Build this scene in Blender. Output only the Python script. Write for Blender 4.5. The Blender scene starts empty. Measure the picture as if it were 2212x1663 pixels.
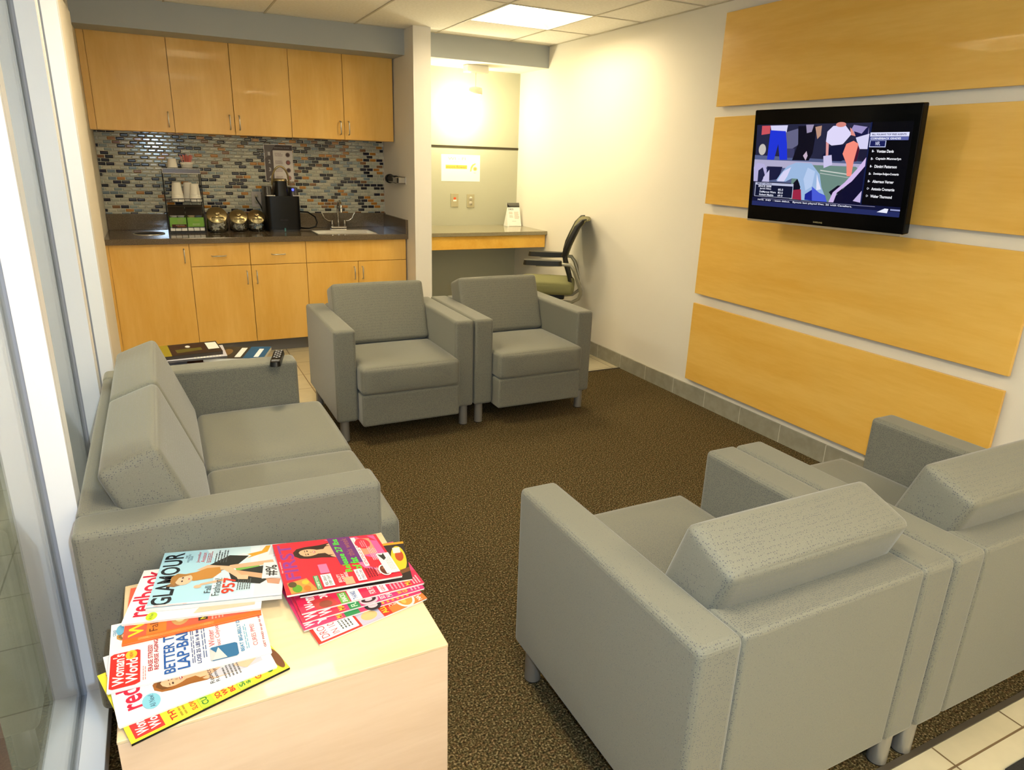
import bpy, bmesh, math, random
from mathutils import Vector, Matrix
random.seed(7)
SC = bpy.context.scene
COL = SC.collection
# ------------------------------------------------------------------ camera, world, lights, exposure
F_PX = 1480.98
YAW, PITCH, ROLL = 0.4738, -0.3180, 0.0330
CAM = Vector((0.3247, -5.3701, 1.4709))
fw = Vector((math.sin(YAW)*math.cos(PITCH), math.cos(YAW)*math.cos(PITCH), math.sin(PITCH)))
rt = Vector((math.cos(YAW), -math.sin(YAW), 0)); up = rt.cross(fw)
r2 = rt*math.cos(ROLL)+up*math.sin(ROLL); u2 = up*math.cos(ROLL)-rt*math.sin(ROLL)
cd = bpy.data.cameras.new('camera'); cam = bpy.data.objects.new('camera', cd); COL.objects.link(cam)
cd.sensor_width = 36; cd.sensor_fit = 'HORIZONTAL'; cd.lens = F_PX*36/2212; cd.clip_start = .02
M = Matrix((r2, u2, -fw)).transposed().to_4x4(); M.translation = CAM; cam.matrix_world = M
SC.camera = cam
w = bpy.data.worlds.new('world'); SC.world = w; w.use_nodes = True
w.node_tree.nodes['Background'].inputs[0].default_value = (.75, .85, 1, 1)
w.node_tree.nodes['Background'].inputs[1].default_value = .25
vs = SC.view_settings; vs.view_transform = 'Standard'; vs.look = 'None'; vs.gamma = 1; vs.use_curve_mapping = False
vs.exposure = 0.85
def light(name, typ, loc, energy, color, size=.05, rot=None, spot=None, sy=None):
    l = bpy.data.lights.new(name, typ); l.energy = energy; l.color = color
    if typ == 'AREA':
        l.size = size
        if sy: l.shape = 'RECTANGLE'; l.size_y = sy
    else: l.shadow_soft_size = size
    if spot: l.spot_size = spot; l.spot_blend = .6
    o = bpy.data.objects.new(name, l); o.location = loc; COL.objects.link(o)
    if rot: o.rotation_euler = rot
    return o
# the photographer's flash, beside the lens
light('flash_light', 'POINT', CAM+r2*.05+u2*.05+fw*.03, 42, (.60, .79, 1), .012)
TROFFER = 13.0     # brightness of the ceiling light panels
PENDANT = 10.0

# ------------------------------------------------------------------ materials
def srgb(r, g, b):
    f = lambda c: ((c/255)/12.92 if c/255 <= .04045 else ((c/255+.055)/1.055)**2.4)
    return (f(r), f(g), f(b), 1)
_m = {}
def mat(name, rgb=(200,200,200), rough=.6, metal=0, spec=.5, emit=None, es=1, trans=0, ior=1.45, lin=None, coat=0):
    if name in _m: return _m[name]
    m = bpy.data.materials.new(name); m.use_nodes = True
    p = m.node_tree.nodes['Principled BSDF']
    c = (*lin, 1) if lin else srgb(*rgb)
    p.inputs['Base Color'].default_value = c; p.inputs['Roughness'].default_value = rough
    p.inputs['Metallic'].default_value = metal; p.inputs['Specular IOR Level'].default_value = spec
    p.inputs['Transmission Weight'].default_value = trans; p.inputs['IOR'].default_value = ior
    p.inputs['Coat Weight'].default_value = coat
    if emit: p.inputs['Emission Color'].default_value = srgb(*emit); p.inputs['Emission Strength'].default_value = es
    _m[name] = m; return m
def ink(rgb, rough=.5):
    return mat('ink_%02x%02x%02x' % rgb, tuple(int(c*.86) for c in rgb), rough, spec=.25)
def glow(rgb, es=1.0):
    return mat('screen_%02x%02x%02x' % rgb, (0,0,0), .2, spec=.1, emit=rgb, es=es)
class NT:
    def __init__(s, m): s.t = m.node_tree; s.p = s.t.nodes['Principled BSDF']
    def n(s, typ, **kw):
        x = s.t.nodes.new(typ)
        for k, v in kw.items():
            if k.startswith('i_'):
                x.inputs[k[2:].replace('_', ' ')].default_value = v
            else: setattr(x, k, v)
        return x
    def l(s, a, b): s.t.links.new(a, b)
def ramp(nt, stops, interp='LINEAR'):
    r = nt.n('ShaderNodeValToRGB'); cr = r.color_ramp; cr.interpolation = interp
    while len(cr.elements) > 1: cr.elements.remove(cr.elements[-1])
    cr.elements[0].position = stops[0][0]; cr.elements[0].color = stops[0][1]
    for p, c in stops[1:]:
        e = cr.elements.new(p); e.color = c
    return r
def wood(name, c1, c2, vec_scale, rough=.4, seed=0, coat=.15):
    m = mat(name, rough=rough, coat=coat); nt = NT(m)
    tc = nt.n('ShaderNodeTexCoord'); mp = nt.n('ShaderNodeMapping'); mp.inputs['Scale'].default_value = vec_scale
    mp.inputs['Location'].default_value = (seed, seed*2, seed)
    nt.l(tc.outputs['Object'], mp.inputs[0])
    a = nt.n('ShaderNodeTexNoise', i_Scale=1.0, i_Detail=6.0, i_Roughness=.55, i_Distortion=.6); nt.l(mp.outputs[0], a.inputs[0])
    mp2 = nt.n('ShaderNodeMapping'); mp2.inputs['Scale'].default_value = tuple(v*9 for v in vec_scale); nt.l(tc.outputs['Object'], mp2.inputs[0])
    b = nt.n('ShaderNodeTexNoise', i_Scale=1.0, i_Detail=3.0); nt.l(mp2.outputs[0], b.inputs[0])
    mx = nt.n('ShaderNodeMath', operation='MULTIPLY_ADD'); mx.inputs[1].default_value = .3; nt.l(b.outputs[0], mx.inputs[0]); nt.l(a.outputs[0], mx.inputs[2])
    r = ramp(nt, [(.45, srgb(*c2)), (.8, srgb(*c1))]); nt.l(mx.outputs[0], r.inputs[0]); nt.l(r.outputs[0], nt.p.inputs['Base Color'])
    return m
def noisy(name, c1, c2, scale, rough=.8, bump=0, coord='Object', detail=2.0, lo=.35, hi=.65, spec=.5):
    m = mat(name, rough=rough, spec=spec); nt = NT(m)
    tc = nt.n('ShaderNodeTexCoord'); a = nt.n('ShaderNodeTexNoise', i_Scale=scale, i_Detail=detail); nt.l(tc.outputs[coord], a.inputs[0])
    r = ramp(nt, [(lo, srgb(*c1)), (hi, srgb(*c2))]); nt.l(a.outputs[0], r.inputs[0]); nt.l(r.outputs[0], nt.p.inputs['Base Color'])
    if bump:
        b = nt.n('ShaderNodeBump', i_Strength=bump, i_Distance=.002); nt.l(a.outputs[0], b.inputs['Height']); nt.l(b.outputs[0], nt.p.inputs['Normal'])
    return m
def fabric():
    m = mat('woven_fabric', rough=.75, spec=.35); nt = NT(m)
    nt.p.inputs['Sheen Weight'].default_value = .25; nt.p.inputs['Sheen Roughness'].default_value = .4
    tc = nt.n('ShaderNodeTexCoord')
    v = nt.n('ShaderNodeTexVoronoi', i_Scale=185.0, i_Randomness=.55); nt.l(tc.outputs['Object'], v.inputs[0])
    r = ramp(nt, [(0, (1,1,1,1)), (.20, (1,1,1,1)), (.30, (0,0,0,1))]); nt.l(v.outputs['Distance'], r.inputs[0])
    n1 = nt.n('ShaderNodeTexNoise', i_Scale=900.0, i_Detail=1.0); nt.l(tc.outputs['Object'], n1.inputs[0])
    rr = ramp(nt, [(.3, srgb(104,103,92)), (.7, srgb(120,119,107))]); nt.l(n1.outputs[0], rr.inputs[0])
    mx = nt.n('ShaderNodeMixRGB'); nt.l(r.outputs[0], mx.inputs[0]); nt.l(rr.outputs[0], mx.inputs[1]); mx.inputs[2].default_value = srgb(72, 73, 76)
    nt.l(mx.outputs[0], nt.p.inputs['Base Color'])
    rg = nt.n('ShaderNodeMapRange'); rg.inputs['To Min'].default_value = .75; rg.inputs['To Max'].default_value = .33; nt.l(r.outputs[0], rg.inputs[0]); nt.l(rg.outputs[0], nt.p.inputs['Roughness'])
    b = nt.n('ShaderNodeBump', i_Strength=.25, i_Distance=.0006); nt.l(r.outputs[0], b.inputs['Height']); nt.l(b.outputs[0], nt.p.inputs['Normal'])
    return m
def tiles(name, c1, c2, grout, size, loc=(0,0,0), rot=(0,0,0), rough=.35, mort=.003, mix=.5):
    m = mat(name, rough=rough); nt = NT(m)
    tc = nt.n('ShaderNodeTexCoord'); mp = nt.n('ShaderNodeMapping'); mp.inputs['Location'].default_value = loc; mp.inputs['Rotation'].default_value = rot
    nt.l(tc.outputs['Object'], mp.inputs[0])
    br = nt.n('ShaderNodeTexBrick', offset=0.0, squash=1.0)
    br.inputs['Scale'].default_value = 1; br.inputs['Brick Width'].default_value = size; br.inputs['Row Height'].default_value = size
    br.inputs['Mortar Size'].default_value = mort; br.inputs['Mortar Smooth'].default_value = .1
    br.inputs['Color1'].default_value = srgb(*c1); br.inputs['Color2'].default_value = srgb(*c2); br.inputs['Mortar'].default_value = srgb(*grout)
    nt.l(mp.outputs[0], br.inputs[0])
    a = nt.n('ShaderNodeTexNoise', i_Scale=14.0, i_Detail=5.0); nt.l(tc.outputs['Object'], a.inputs[0])
    mr = nt.n('ShaderNodeMapRange'); mr.inputs['To Min'].default_value = .85; mr.inputs['To Max'].default_value = 1.12; nt.l(a.outputs[0], mr.inputs[0])
    mx = nt.n('ShaderNodeVectorMath', operation='SCALE'); nt.l(br.outputs[0], mx.inputs[0]); nt.l(mr.outputs[0], mx.inputs['Scale'])
    nt.l(mx.outputs[0], nt.p.inputs['Base Color'])
    b = nt.n('ShaderNodeBump', i_Strength=.3, i_Distance=.002, invert=True); nt.l(br.outputs['Fac'], b.inputs['Height']); nt.l(b.outputs[0], nt.p.inputs['Normal'])
    return m
def mosaic():
    m = mat('glass_mosaic', rough=.2, coat=.5); nt = NT(m); nt.p.inputs['Coat Roughness'].default_value = .06
    tc = nt.n('ShaderNodeTexCoord'); mp = nt.n('ShaderNodeMapping'); mp.inputs['Rotation'].default_value = (math.pi/2, 0, 0)
    nt.l(tc.outputs['Object'], mp.inputs[0])
    br = nt.n('ShaderNodeTexBrick', offset=.5, squash=1.0)
    br.inputs['Scale'].default_value = 1; br.inputs['Brick Width'].default_value = .0562; br.inputs['Row Height'].default_value = .0252
    br.inputs['Mortar Size'].default_value = .0028; br.inputs['Mortar Smooth'].default_value = .6
    br.inputs['Color1'].default_value = (0,0,0,1); br.inputs['Color2'].default_value = (1,1,1,1); br.inputs['Mortar'].default_value = (0,0,0,1)
    nt.l(mp.outputs[0], br.inputs[0])
    K = srgb
    r = ramp(nt, [(0, K(10,13,42)), (.10, K(16,20,36)), (.16, K(8,11,30)), (.24, K(176,176,158)), (.38, K(112,128,136)), (.46, K(168,170,154)), (.58, K(176,116,36)), (.66, K(186,184,164)), (.78, K(140,152,146)), (.86, K(168,168,150)), (.95, K(126,86,50))], 'CONSTANT')
    nt.l(br.outputs[0], r.inputs[0])
    mx = nt.n('ShaderNodeMixRGB'); nt.l(br.outputs['Fac'], mx.inputs[0]); nt.l(r.outputs[0], mx.inputs[1]); mx.inputs[2].default_value = K(198,194,176)
    nt.l(mx.outputs[0], nt.p.inputs['Base Color'])
    # pillowed tile faces: wide soft edge
    b2 = nt.n('ShaderNodeTexBrick', offset=.5, squash=1.0)
    for k in ('Scale', 'Brick Width', 'Row Height'): b2.inputs[k].default_value = br.inputs[k].default_value
    b2.inputs['Mortar Size'].default_value = .008; b2.inputs['Mortar Smooth'].default_value = 1
    nt.l(mp.outputs[0], b2.inputs[0])
    b = nt.n('ShaderNodeBump', i_Strength=1.0, i_Distance=.0034, invert=True); nt.l(b2.outputs['Fac'], b.inputs['Height'])
    nt.l(b.outputs[0], nt.p.inputs['Normal']); nt.l(b.outputs[0], nt.p.inputs['Coat Normal'])
    rg = nt.n('ShaderNodeMapRange'); rg.inputs['To Min'].default_value = .12; rg.inputs['To Max'].default_value = .7; nt.l(br.outputs['Fac'], rg.inputs[0]); nt.l(rg.outputs[0], nt.p.inputs['Roughness'])
    return m
def carpet():
    m = mat('loop_carpet', rough=.95, spec=.1); nt = NT(m)
    tc = nt.n('ShaderNodeTexCoord')
    a = nt.n('ShaderNodeTexNoise', i_Scale=170.0, i_Detail=3.0); nt.l(tc.outputs['Object'], a.inputs[0])
    r = ramp(nt, [(.33, srgb(34,29,18)), (.47, srgb(80,69,44)), (.56, srgb(106,93,62)), (.70, srgb(176,160,124))]); nt.l(a.outputs[0], r.inputs[0])
    c = nt.n('ShaderNodeTexNoise', i_Scale=70.0, i_Detail=2.0); nt.l(tc.outputs['Object'], c.inputs[0])
    r2_ = ramp(nt, [(.35, srgb(110,120,90)), (.5, srgb(200,190,170)), (.65, srgb(190,140,110))]); nt.l(c.outputs[0], r2_.inputs[0])
    mx = nt.n('ShaderNodeMixRGB', blend_type='MULTIPLY'); mx.inputs[0].default_value = .55; nt.l(r.outputs[0], mx.inputs[1]); nt.l(r2_.outputs[0], mx.inputs[2])
    nt.l(mx.outputs[0], nt.p.inputs['Base Color'])
    b = nt.n('ShaderNodeBump', i_Strength=.9, i_Distance=.004); nt.l(a.outputs[0], b.inputs['Height']); nt.l(b.outputs[0], nt.p.inputs['Normal'])
    return m
FAB = fabric()
MAPLE_V = wood('maple_laminate_upright', (232,186,98), (220,168,72), (5, 5, .9))
MAPLE_H = wood('maple_laminate_lengthwise', (232,184,80), (218,162,58), (5, .8, 6), rough=.38)
TABLE_M = wood('pale_maple', (214,192,154), (202,176,136), (1.2, 7, 7), rough=.45)
QUARTZ = noisy('brown_quartz', (90,78,62), (118,104,86), 260, rough=.1, lo=.4, hi=.7)
WALLW = mat('off_white_paint', (226,220,206), .7)
GREIGE = mat('greige_paint', (174,173,150), .7)
SOFFIT = mat('grey_blue_paint', (168,172,172), .7)
CEIL = noisy('ceiling_tile', (234,230,218), (242,238,228), 60, rough=.9, bump=.15)
ALU = mat('anodised_aluminium', (226,229,236), .35)
ALUD = mat('glazing_gasket', (170,172,180), .5)
STEEL = mat('brushed_steel', (196,192,184), .28, metal=.9)
CHROME = mat('chrome', (222,222,222), .08, metal=1)
BLACKP = mat('black_plastic', (6,6,7), .3, spec=.3)
BLACKW = mat('black_wire', (12,11,12), .35)
FOAM = mat('foam_white', (236,230,216), .55)
PAPER = mat('paper_white', (238,236,228), .6)
BRASS = mat('brushed_champagne_metal', (168,152,112), .34, metal=.9)
GLASS = mat('clear_glass', (250,252,250), .02, trans=1, ior=1.45)
def pane_mat():
    m = bpy.data.materials.new('glass_pane'); m.use_nodes = True; t = m.node_tree; t.nodes.clear()
    o = t.nodes.new('ShaderNodeOutputMaterial'); mx = t.nodes.new('ShaderNodeMixShader'); f = t.nodes.new('ShaderNodeFresnel'); ge = t.nodes.new('ShaderNodeNewGeometry'); mr = t.nodes.new('ShaderNodeMapRange'); mr.inputs['To Min'].default_value = 1.5; mr.inputs['To Max'].default_value = 1/1.5; t.links.new(ge.outputs['Backfacing'], mr.inputs[0]); t.links.new(mr.outputs[0], f.inputs[0])
    tr = t.nodes.new('ShaderNodeBsdfTransparent'); tr.inputs[0].default_value = (.94, .965, .95, 1); g = t.nodes.new('ShaderNodeBsdfGlossy'); g.inputs['Roughness'].default_value = .01
    t.links.new(f.outputs[0], mx.inputs[0]); t.links.new(tr.outputs[0], mx.inputs[1]); t.links.new(g.outputs[0], mx.inputs[2]); t.links.new(mx.outputs[0], o.inputs[0])
    return m
PANE = pane_mat()
TOE = mat('grey_cove_base', (112,110,106), .5)

# ------------------------------------------------------------------ mesh helpers
class G:
    def __init__(s): s.v = []; s.f = []; s.m = []; s.sm = []
    def add(s, vs_, fs, mi=0, smooth=False):
        b = len(s.v); s.v += [Vector(v) for v in vs_]
        for f in fs: s.f.append([b+i for i in f]); s.m.append(mi); s.sm.append(smooth)
        return s
    def box(s, x0, x1, y0, y1, z0, z1, mi=0, M=None):
        vs_ = [Vector((x, y, z)) for z in (z0, z1) for y in (y0, y1) for x in (x0, x1)]
        if M is not None: vs_ = [M @ v for v in vs_]
        return s.add(vs_, [(0,2,3,1), (4,5,7,6), (0,1,5,4), (2,6,7,3), (0,4,6,2), (1,3,7,5)], mi)
    def tube(s, pts, r, n=10, mi=0, cap=True, flat=None):
        pts = [Vector(p) for p in pts]; rings = []
        t0 = (pts[1]-pts[0]).normalized(); a = t0.orthogonal().normalized()
        for i, p in enumerate(pts):
            t = (pts[min(i+1, len(pts)-1)]-pts[max(i-1, 0)]).normalized()
            a = (a-t*a.dot(t)).normalized(); b = t.cross(a)
            rr = r[i] if isinstance(r, (list, tuple)) else r
            rings.append([p+(a*math.cos(k*2*math.pi/n)+b*math.sin(k*2*math.pi/n))*rr for k in range(n)])
        vs_ = [v for R in rings for v in R]
        fs = [(i*n+k, i*n+(k+1) % n, (i+1)*n+(k+1) % n, (i+1)*n+k) for i in range(len(pts)-1) for k in range(n)]
        s.add(vs_, fs, mi, True)
        if cap:
            s.add(rings[0][::-1], [tuple(range(n))], mi); s.add(rings[-1], [tuple(range(n))], mi)
        return s
    def lathe(s, prof, c=(0,0,0), n=28, mi=0, M=None, smooth=True):
        c = Vector(c); vs_ = []
        for r, z in prof:
            for k in range(n):
                v = Vector((r*math.cos(k*2*math.pi/n), r*math.sin(k*2*math.pi/n), z)); vs_.append((M @ v if M is not None else v)+c)
        fs = [(i*n+k, i*n+(k+1) % n, (i+1)*n+(k+1) % n, (i+1)*n+k) for i in range(len(prof)-1) for k in range(n)]
        s.add(vs_, fs, mi, smooth)
        if prof[0][0] > 1e-4: s.add([vs_[k] for k in range(n)][::-1], [tuple(range(n))], mi)
        if prof[-1][0] > 1e-4: s.add([vs_[-n+k] for k in range(n)], [tuple(range(n))], mi)
        return s
    def cyl(s, c, r, h, n=24, mi=0, r2=None):
        return s.lathe([(r, 0), (r2 if r2 is not None else r, h)], c, n, mi)
    def build(s, name, mats, parent=None, bevel=0, seg=2, smooth_all=False):
        me = bpy.data.meshes.new(name); me.from_pydata([tuple(v) for v in s.v], [], s.f)
        if not isinstance(mats, (list, tuple)): mats = [mats]
        for m in mats: me.materials.append(m)
        me.polygons.foreach_set('material_index', s.m)
        me.polygons.foreach_set('use_smooth', [bool(x or smooth_all) for x in s.sm]); me.update()
        o = bpy.data.objects.new(name, me); COL.objects.link(o)
        if parent: o.parent = parent
        if bevel:
            b = o.modifiers.new('bevel', 'BEVEL'); b.width = bevel; b.segments = seg; b.limit_method = 'ANGLE'; b.angle_limit = math.radians(40)
        return o
def box(name, m, x0, x1, y0, y1, z0, z1, parent=None, bevel=0, seg=2):
    return G().box(x0, x1, y0, y1, z0, z1).build(name, m, parent, bevel, seg)
def tag(o, label=None, cat=None, group=None, kind=None):
    if label: o['label'] = label
    if cat: o['category'] = cat
    if group: o['group'] = group
    if kind: o['kind'] = kind
    return o
def thing(name, label, cat, loc=(0,0,0), rz=0, group=None, kind=None):
    o = bpy.data.objects.new(name, None); COL.objects.link(o); o.location = loc; o.rotation_euler = (0, 0, rz)
    o.empty_display_size = .05
    return tag(o, label, cat, group, kind)
def struct(name, m, *b, **k):
    return tag(box(name, m, *b, **k), kind='structure')
def cushion(w_, d, h, r=.03, puff=.012, n=14, rear=True):
    """puffed box centred at origin, rounded edges"""
    bm = bmesh.new(); bmesh.ops.create_cube(bm, size=2); bmesh.ops.subdivide_edges(bm, edges=bm.edges[:], cuts=n, use_grid_fill=True)
    H = Vector((w_/2, d/2, h/2))
    for v in bm.verts:
        u = v.co.copy()
        e = Vector([math.copysign(min(1, abs(c)), c) for c in u])
        # concentrate samples towards the edges
        q = Vector([math.sin(c*math.pi/2) for c in e])
        p = Vector([q[i]*H[i] for i in range(3)])
        inn = Vector([max(-(H[i]-r), min(H[i]-r, p[i])) for i in range(3)])
        dlt = p-inn
        if dlt.length > 1e-9: p = inn+dlt.normalized()*r
        k = [1-abs(q[i])**2 for i in range(3)]
        p.z += puff*k[0]**.6*k[1]**.6*(1 if u.z > 0 else -1)*(abs(u.z) > .999)
        p.y += puff*.8*k[0]**.6*k[2]**.6*(1 if u.y > 0 else -1)*(abs(u.y) > .999)
        p.x += puff*.4*k[1]**.6*k[2]**.6*(1 if u.x > 0 else -1)*(abs(u.x) > .999)
        v.co = p
    g = G(); idx = {v: i for i, v in enumerate(bm.verts)}
    g.v = [v.co.copy() for v in bm.verts]; g.f = [[idx[v] for v in f.verts] for f in bm.faces]
    g.m = [0]*len(g.f); g.sm = [True]*len(g.f); bm.free()
    return g
def xform(g, M):
    g.v = [M @ v for v in g.v]; return g
def copy_tree(o, parent=None):
    c = o.copy(); COL.objects.link(c)
    if parent: c.parent = parent
    for ch in list(o.children): copy_tree(ch, c)
    return c
# ------------------------------------------------------------------ flat artwork (printing, screens)
_txt = {}
def text_mesh(s, bold):
    k = (s, bold)
    if k in _txt: return _txt[k]
    cu = bpy.data.curves.new('t', 'FONT'); cu.body = s; cu.resolution_u = 3; cu.offset = .022*bold
    ob = bpy.data.objects.new('t', cu); me = bpy.data.meshes.new_from_object(ob)
    vs_ = [(v.co.x, v.co.y) for v in me.vertices]; fs = [tuple(p.vertices) for p in me.polygons]
    bpy.data.objects.remove(ob); bpy.data.curves.remove(cu); bpy.data.meshes.remove(me)
    if vs_:
        x0 = min(v[0] for v in vs_); x1 = max(v[0] for v in vs_); y0 = min(v[1] for v in vs_); y1 = max(v[1] for v in vs_)
        vs_ = [((x-x0)/(x1-x0+1e-9), (y-y0)/(y1-y0+1e-9)) for x, y in vs_]
    _txt[k] = (vs_, fs); return _txt[k]
class Art:
    """draws on a quad: P00 (left bottom), P10 (right bottom), P11, P01 in reading orientation"""
    def __init__(s, P00, P10, P11, P01, nrm=None, mk=ink, step=.00004, base=.0002, lift=None):
        s.P = [Vector(p) for p in (P00, P10, P11, P01)]; s.g = G(); s.mats = []; s.mk = mk; s.k = 0; s.step = step; s.base = base; s.lift = lift
        s.n = Vector(nrm) if nrm else (s.P[1]-s.P[0]).cross(s.P[3]-s.P[0]).normalized()
    def pt(s, a, b, h=None):
        P = s.P; p = P[0]*(1-a)*(1-b)+P[1]*a*(1-b)+P[2]*a*b+P[3]*(1-a)*b
        p = p+s.n*((s.base+s.k*s.step) if h is None else h)
        if s.lift: p = p+s.n*s.lift(a, b)
        return p
    def mi(s, c):
        m = s.mk(c)
        if m not in s.mats: s.mats.append(m)
        return s.mats.index(m)
    def poly(s, pts, c):
        s.k += 1; s.g.add([s.pt(*p) for p in pts], [tuple(range(len(pts)))], s.mi(c)); return s
    def rect(s, a0, b0, a1, b1, c, sub=1):
        s.k += 1; n = sub
        vs_ = [s.pt(a0+(a1-a0)*i/n, b0+(b1-b0)*j/n) for j in range(n+1) for i in range(n+1)]
        s.g.add(vs_, [(j*(n+1)+i, j*(n+1)+i+1, (j+1)*(n+1)+i+1, (j+1)*(n+1)+i) for j in range(n) for i in range(n)], s.mi(c)); return s
    def ell(s, a, b, ra, rb, c, n=22, rot=0):
        return s.poly([(a+ra*math.cos(t)*math.cos(rot)-rb*math.sin(t)*math.sin(rot), b+ra*math.cos(t)*math.sin(rot)+rb*math.sin(t)*math.cos(rot)) for t in [2*math.pi*i/n for i in range(n)]], c)
    def text(s, t, a0, b0, a1, b1, c, bold=0, slant=0):
        vs_, fs = text_mesh(t, bold)
        if not vs_: return s
        s.k += 1
        s.g.add([s.pt(a0+(a1-a0)*x+slant*y, b0+(b1-b0)*y) for x, y in vs_], fs, s.mi(c)); return s
    def lines(s, a0, b0, a1, b1, c, n=4, fill=.45, jit=.25):
        s.k += 1; mi = s.mi(c)
        for i in range(n):
            y = b0+(b1-b0)*(i+.2)/n; e = a1-(a1-a0)*jit*random.random()
            h = (b1-b0)/n*fill; x = a0
            while x < e-1e-6:
                wl = (a1-a0)*random.uniform(.07, .2); x2 = min(e, x+wl)
                s.g.add([s.pt(x, y), s.pt(x2, y), s.pt(x2, y+h), s.pt(x, y+h)], [(0,1,2,3)], mi); x = x2+(a1-a0)*.03
        return s
    def woman(s, a, b, h, hair, skin, dress, smile=True, tilt=0):
        """bust portrait; a,b face centre; h face half height (in b units)"""
        AR = (s.P[3]-s.P[0]).length/(s.P[1]-s.P[0]).length
        w_ = h*AR*.74; R = lambda x, y: (a+(x*math.cos(tilt)-y*math.sin(tilt))*w_, b+(x*math.sin(tilt)+y*math.cos(tilt))*h)
        hd = tuple(int(c*.72) for c in hair); sk2 = tuple(int(c*.82) for c in skin)
        s.poly([R(*p) for p in [(-1.4,.3),(-1.15,1.0),(-.5,1.45),(.4,1.48),(1.15,1.05),(1.45,.2),(1.55,-1.2),(1.9,-2.3),(1.2,-2.9),(.6,-2.2),(-.6,-2.2),(-1.3,-2.9),(-1.85,-2.2),(-1.5,-1.0)]], hair)
        s.poly([R(*p) for p in [(-.45,-.6),(.45,-.6),(.5,-1.5),(1.5,-2.0),(2.1,-2.6),(2.2,-4.6),(-2.2,-4.6),(-2.1,-2.6),(-1.5,-2.0),(-.5,-1.5)]], skin)
        s.poly([R(*p) for p in [(-1.9,-2.7),(-1.2,-2.5),(-.7,-3.3),(0,-3.5),(.7,-3.3),(1.2,-2.5),(1.9,-2.7),(2.25,-4.8),(2.0,-6.4),(-2.0,-6.4),(-2.25,-4.8)]], dress)
        s.poly([R(math.cos(t)*.86*(1-.16*(math.sin(t) < 0)*abs(math.sin(t))), math.sin(t)*1.05) for t in [2*math.pi*i/24 for i in range(24)]], skin)
        s.poly([R(*p) for p in [(-1.0,.25),(-.85,.95),(-.1,1.3),(.7,1.05),(1.0,.25),(.72,.72),(.2,.95),(-.3,.85),(-.75,.55)]], hd)
        for q in (-1, 1):
            s.poly([R(q*.38+.2*math.cos(t), .12+.075*math.sin(t)) for t in [2*math.pi*i/10 for i in range(10)]], (60,42,32))
            s.poly([R(q*.38-.24, .32), R(q*.38+.24, .32), R(q*.38+.2, .38), R(q*.38-.2, .39)], hd)
            s.poly([R(*p) for p in [(q*1.0,.3),(q*1.3,-.3),(q*1.45,-1.4),(q*1.15,-2.3),(q*.95,-1.2),(q*.82,-.4)]], hd if q > 0 else hair)
        s.poly([R(*p) for p in [(-.1,-.1),(.1,-.1),(.13,-.28),(-.13,-.28)]], sk2)
        s.poly([R(*p) for p in [(-.33,-.42),(0,-.40),(.33,-.42),(.16,-.62),(-.16,-.62)]], (178,52,60))
        if smile: s.poly([R(*p) for p in [(-.24,-.455),(.24,-.455),(.12,-.53),(-.12,-.53)]], (250,246,240))
        return s
    def build(s, name, parent):
        return s.g.build(name, s.mats, parent)

# ------------------------------------------------------------------ the room
XR = 3.320; ZC = 2.351; YB = .603; XW = 2.091; YC = -1.32; YC2 = -4.592; YS = .0; ZS = 2.187
TL = .308
TILE_F = tiles('cream_floor_tile', (184,174,146), (192,183,156), (110,90,64), TL, loc=(-1.104+TL*8, .969+TL*30, 0), rough=.3)
TILE_F2 = tiles('grey_hall_tile', (158,158,140), (168,166,150), (120,118,100), TL, loc=(.0+TL*8, 3.149+TL*20, 0), rough=.2)
fl = G().box(-.0, XR, YC, 1.0, -.05, 0, 0).box(-.0, XR, -7.2, YC2, -.05, 0, 0).box(-.0, XR, YC2, YC, -.05, 0, 1).build('floor', [TILE_F, carpet()])
tag(fl, kind='structure')
tag(box('floor', TILE_F2, -2.6, -.0, -7.2, 1.0, -.05, 0), kind='structure')
tag(box('trim_1', mat('carpet_edge_strip', (70,62,50), .5), .3, XR-.012, YC-.008, YC+.008, 0, .004), kind='structure')
tag(box('trim_2', mat('carpet_edge_strip'), .3, XR-.012, YC2-.008, YC2+.008, 0, .004), kind='structure')
struct('wall_right', WALLW, XR, XR+.12, -7.2, 1.0, 0, 2.6)
struct('wall_front', WALLW, -2.7, XR+.12, -7.3, -7.2, 0, 2.6)
struct('wall_back', GREIGE, -2.7, XR, YB, YB+.1, 0, 2.6)
box_n = struct('wall_back_niche', GREIGE, XW+.134, XR, .505, YB, 0, ZS)
struct('wall_column', mat('column_paint', (224,220,212), .7), XW, XW+.134, -.20, YB, 0, ZC)
struct('wall_left', WALLW, -.14, -.02, -1.17, YB, 0, 2.6)
tag(G().box(-.12, .059, -1.74, -1.17, 0, 2.07, 0).box(-.12, .045, -1.74, -1.17, 2.07, 2.6, 1).build('wall_left_pier', [mat('beige_paint', (208,200,186), .7), mat('taupe_paint', (150,142,124), .7)], bevel=.003), kind='structure')
struct('wall_hall', mat('hall_paint', (196,200,200), .7), -2.7, -2.6, -7.2, 1.0, 0, 2.6)
tag(box('wall_hall_column', mat('hall_column_paint', (214,176,160), .7), -.62, -.13, -4.6, -3.746, 0, 2.6), kind='structure')
# soffits and ceiling
tag(G().box(-.02, XW, YS, .262, 2.178, ZC).box(-.02, XW, .262, YB, 2.212, ZC).build('ceiling_soffit_left', SOFFIT), kind='structure')
tag(G().box(XW+.134, XR, YS, YS+.06, ZS-.001, ZC, 0).box(XW+.134, XR, YS+.06, YB, ZS, ZC, 1).box(XW+.134, XR, YS+.001, YS+.06, ZS-.003, ZS-.001, 1).build('ceiling_soffit_right', [SOFFIT, WALLW]), kind='structure')
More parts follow.
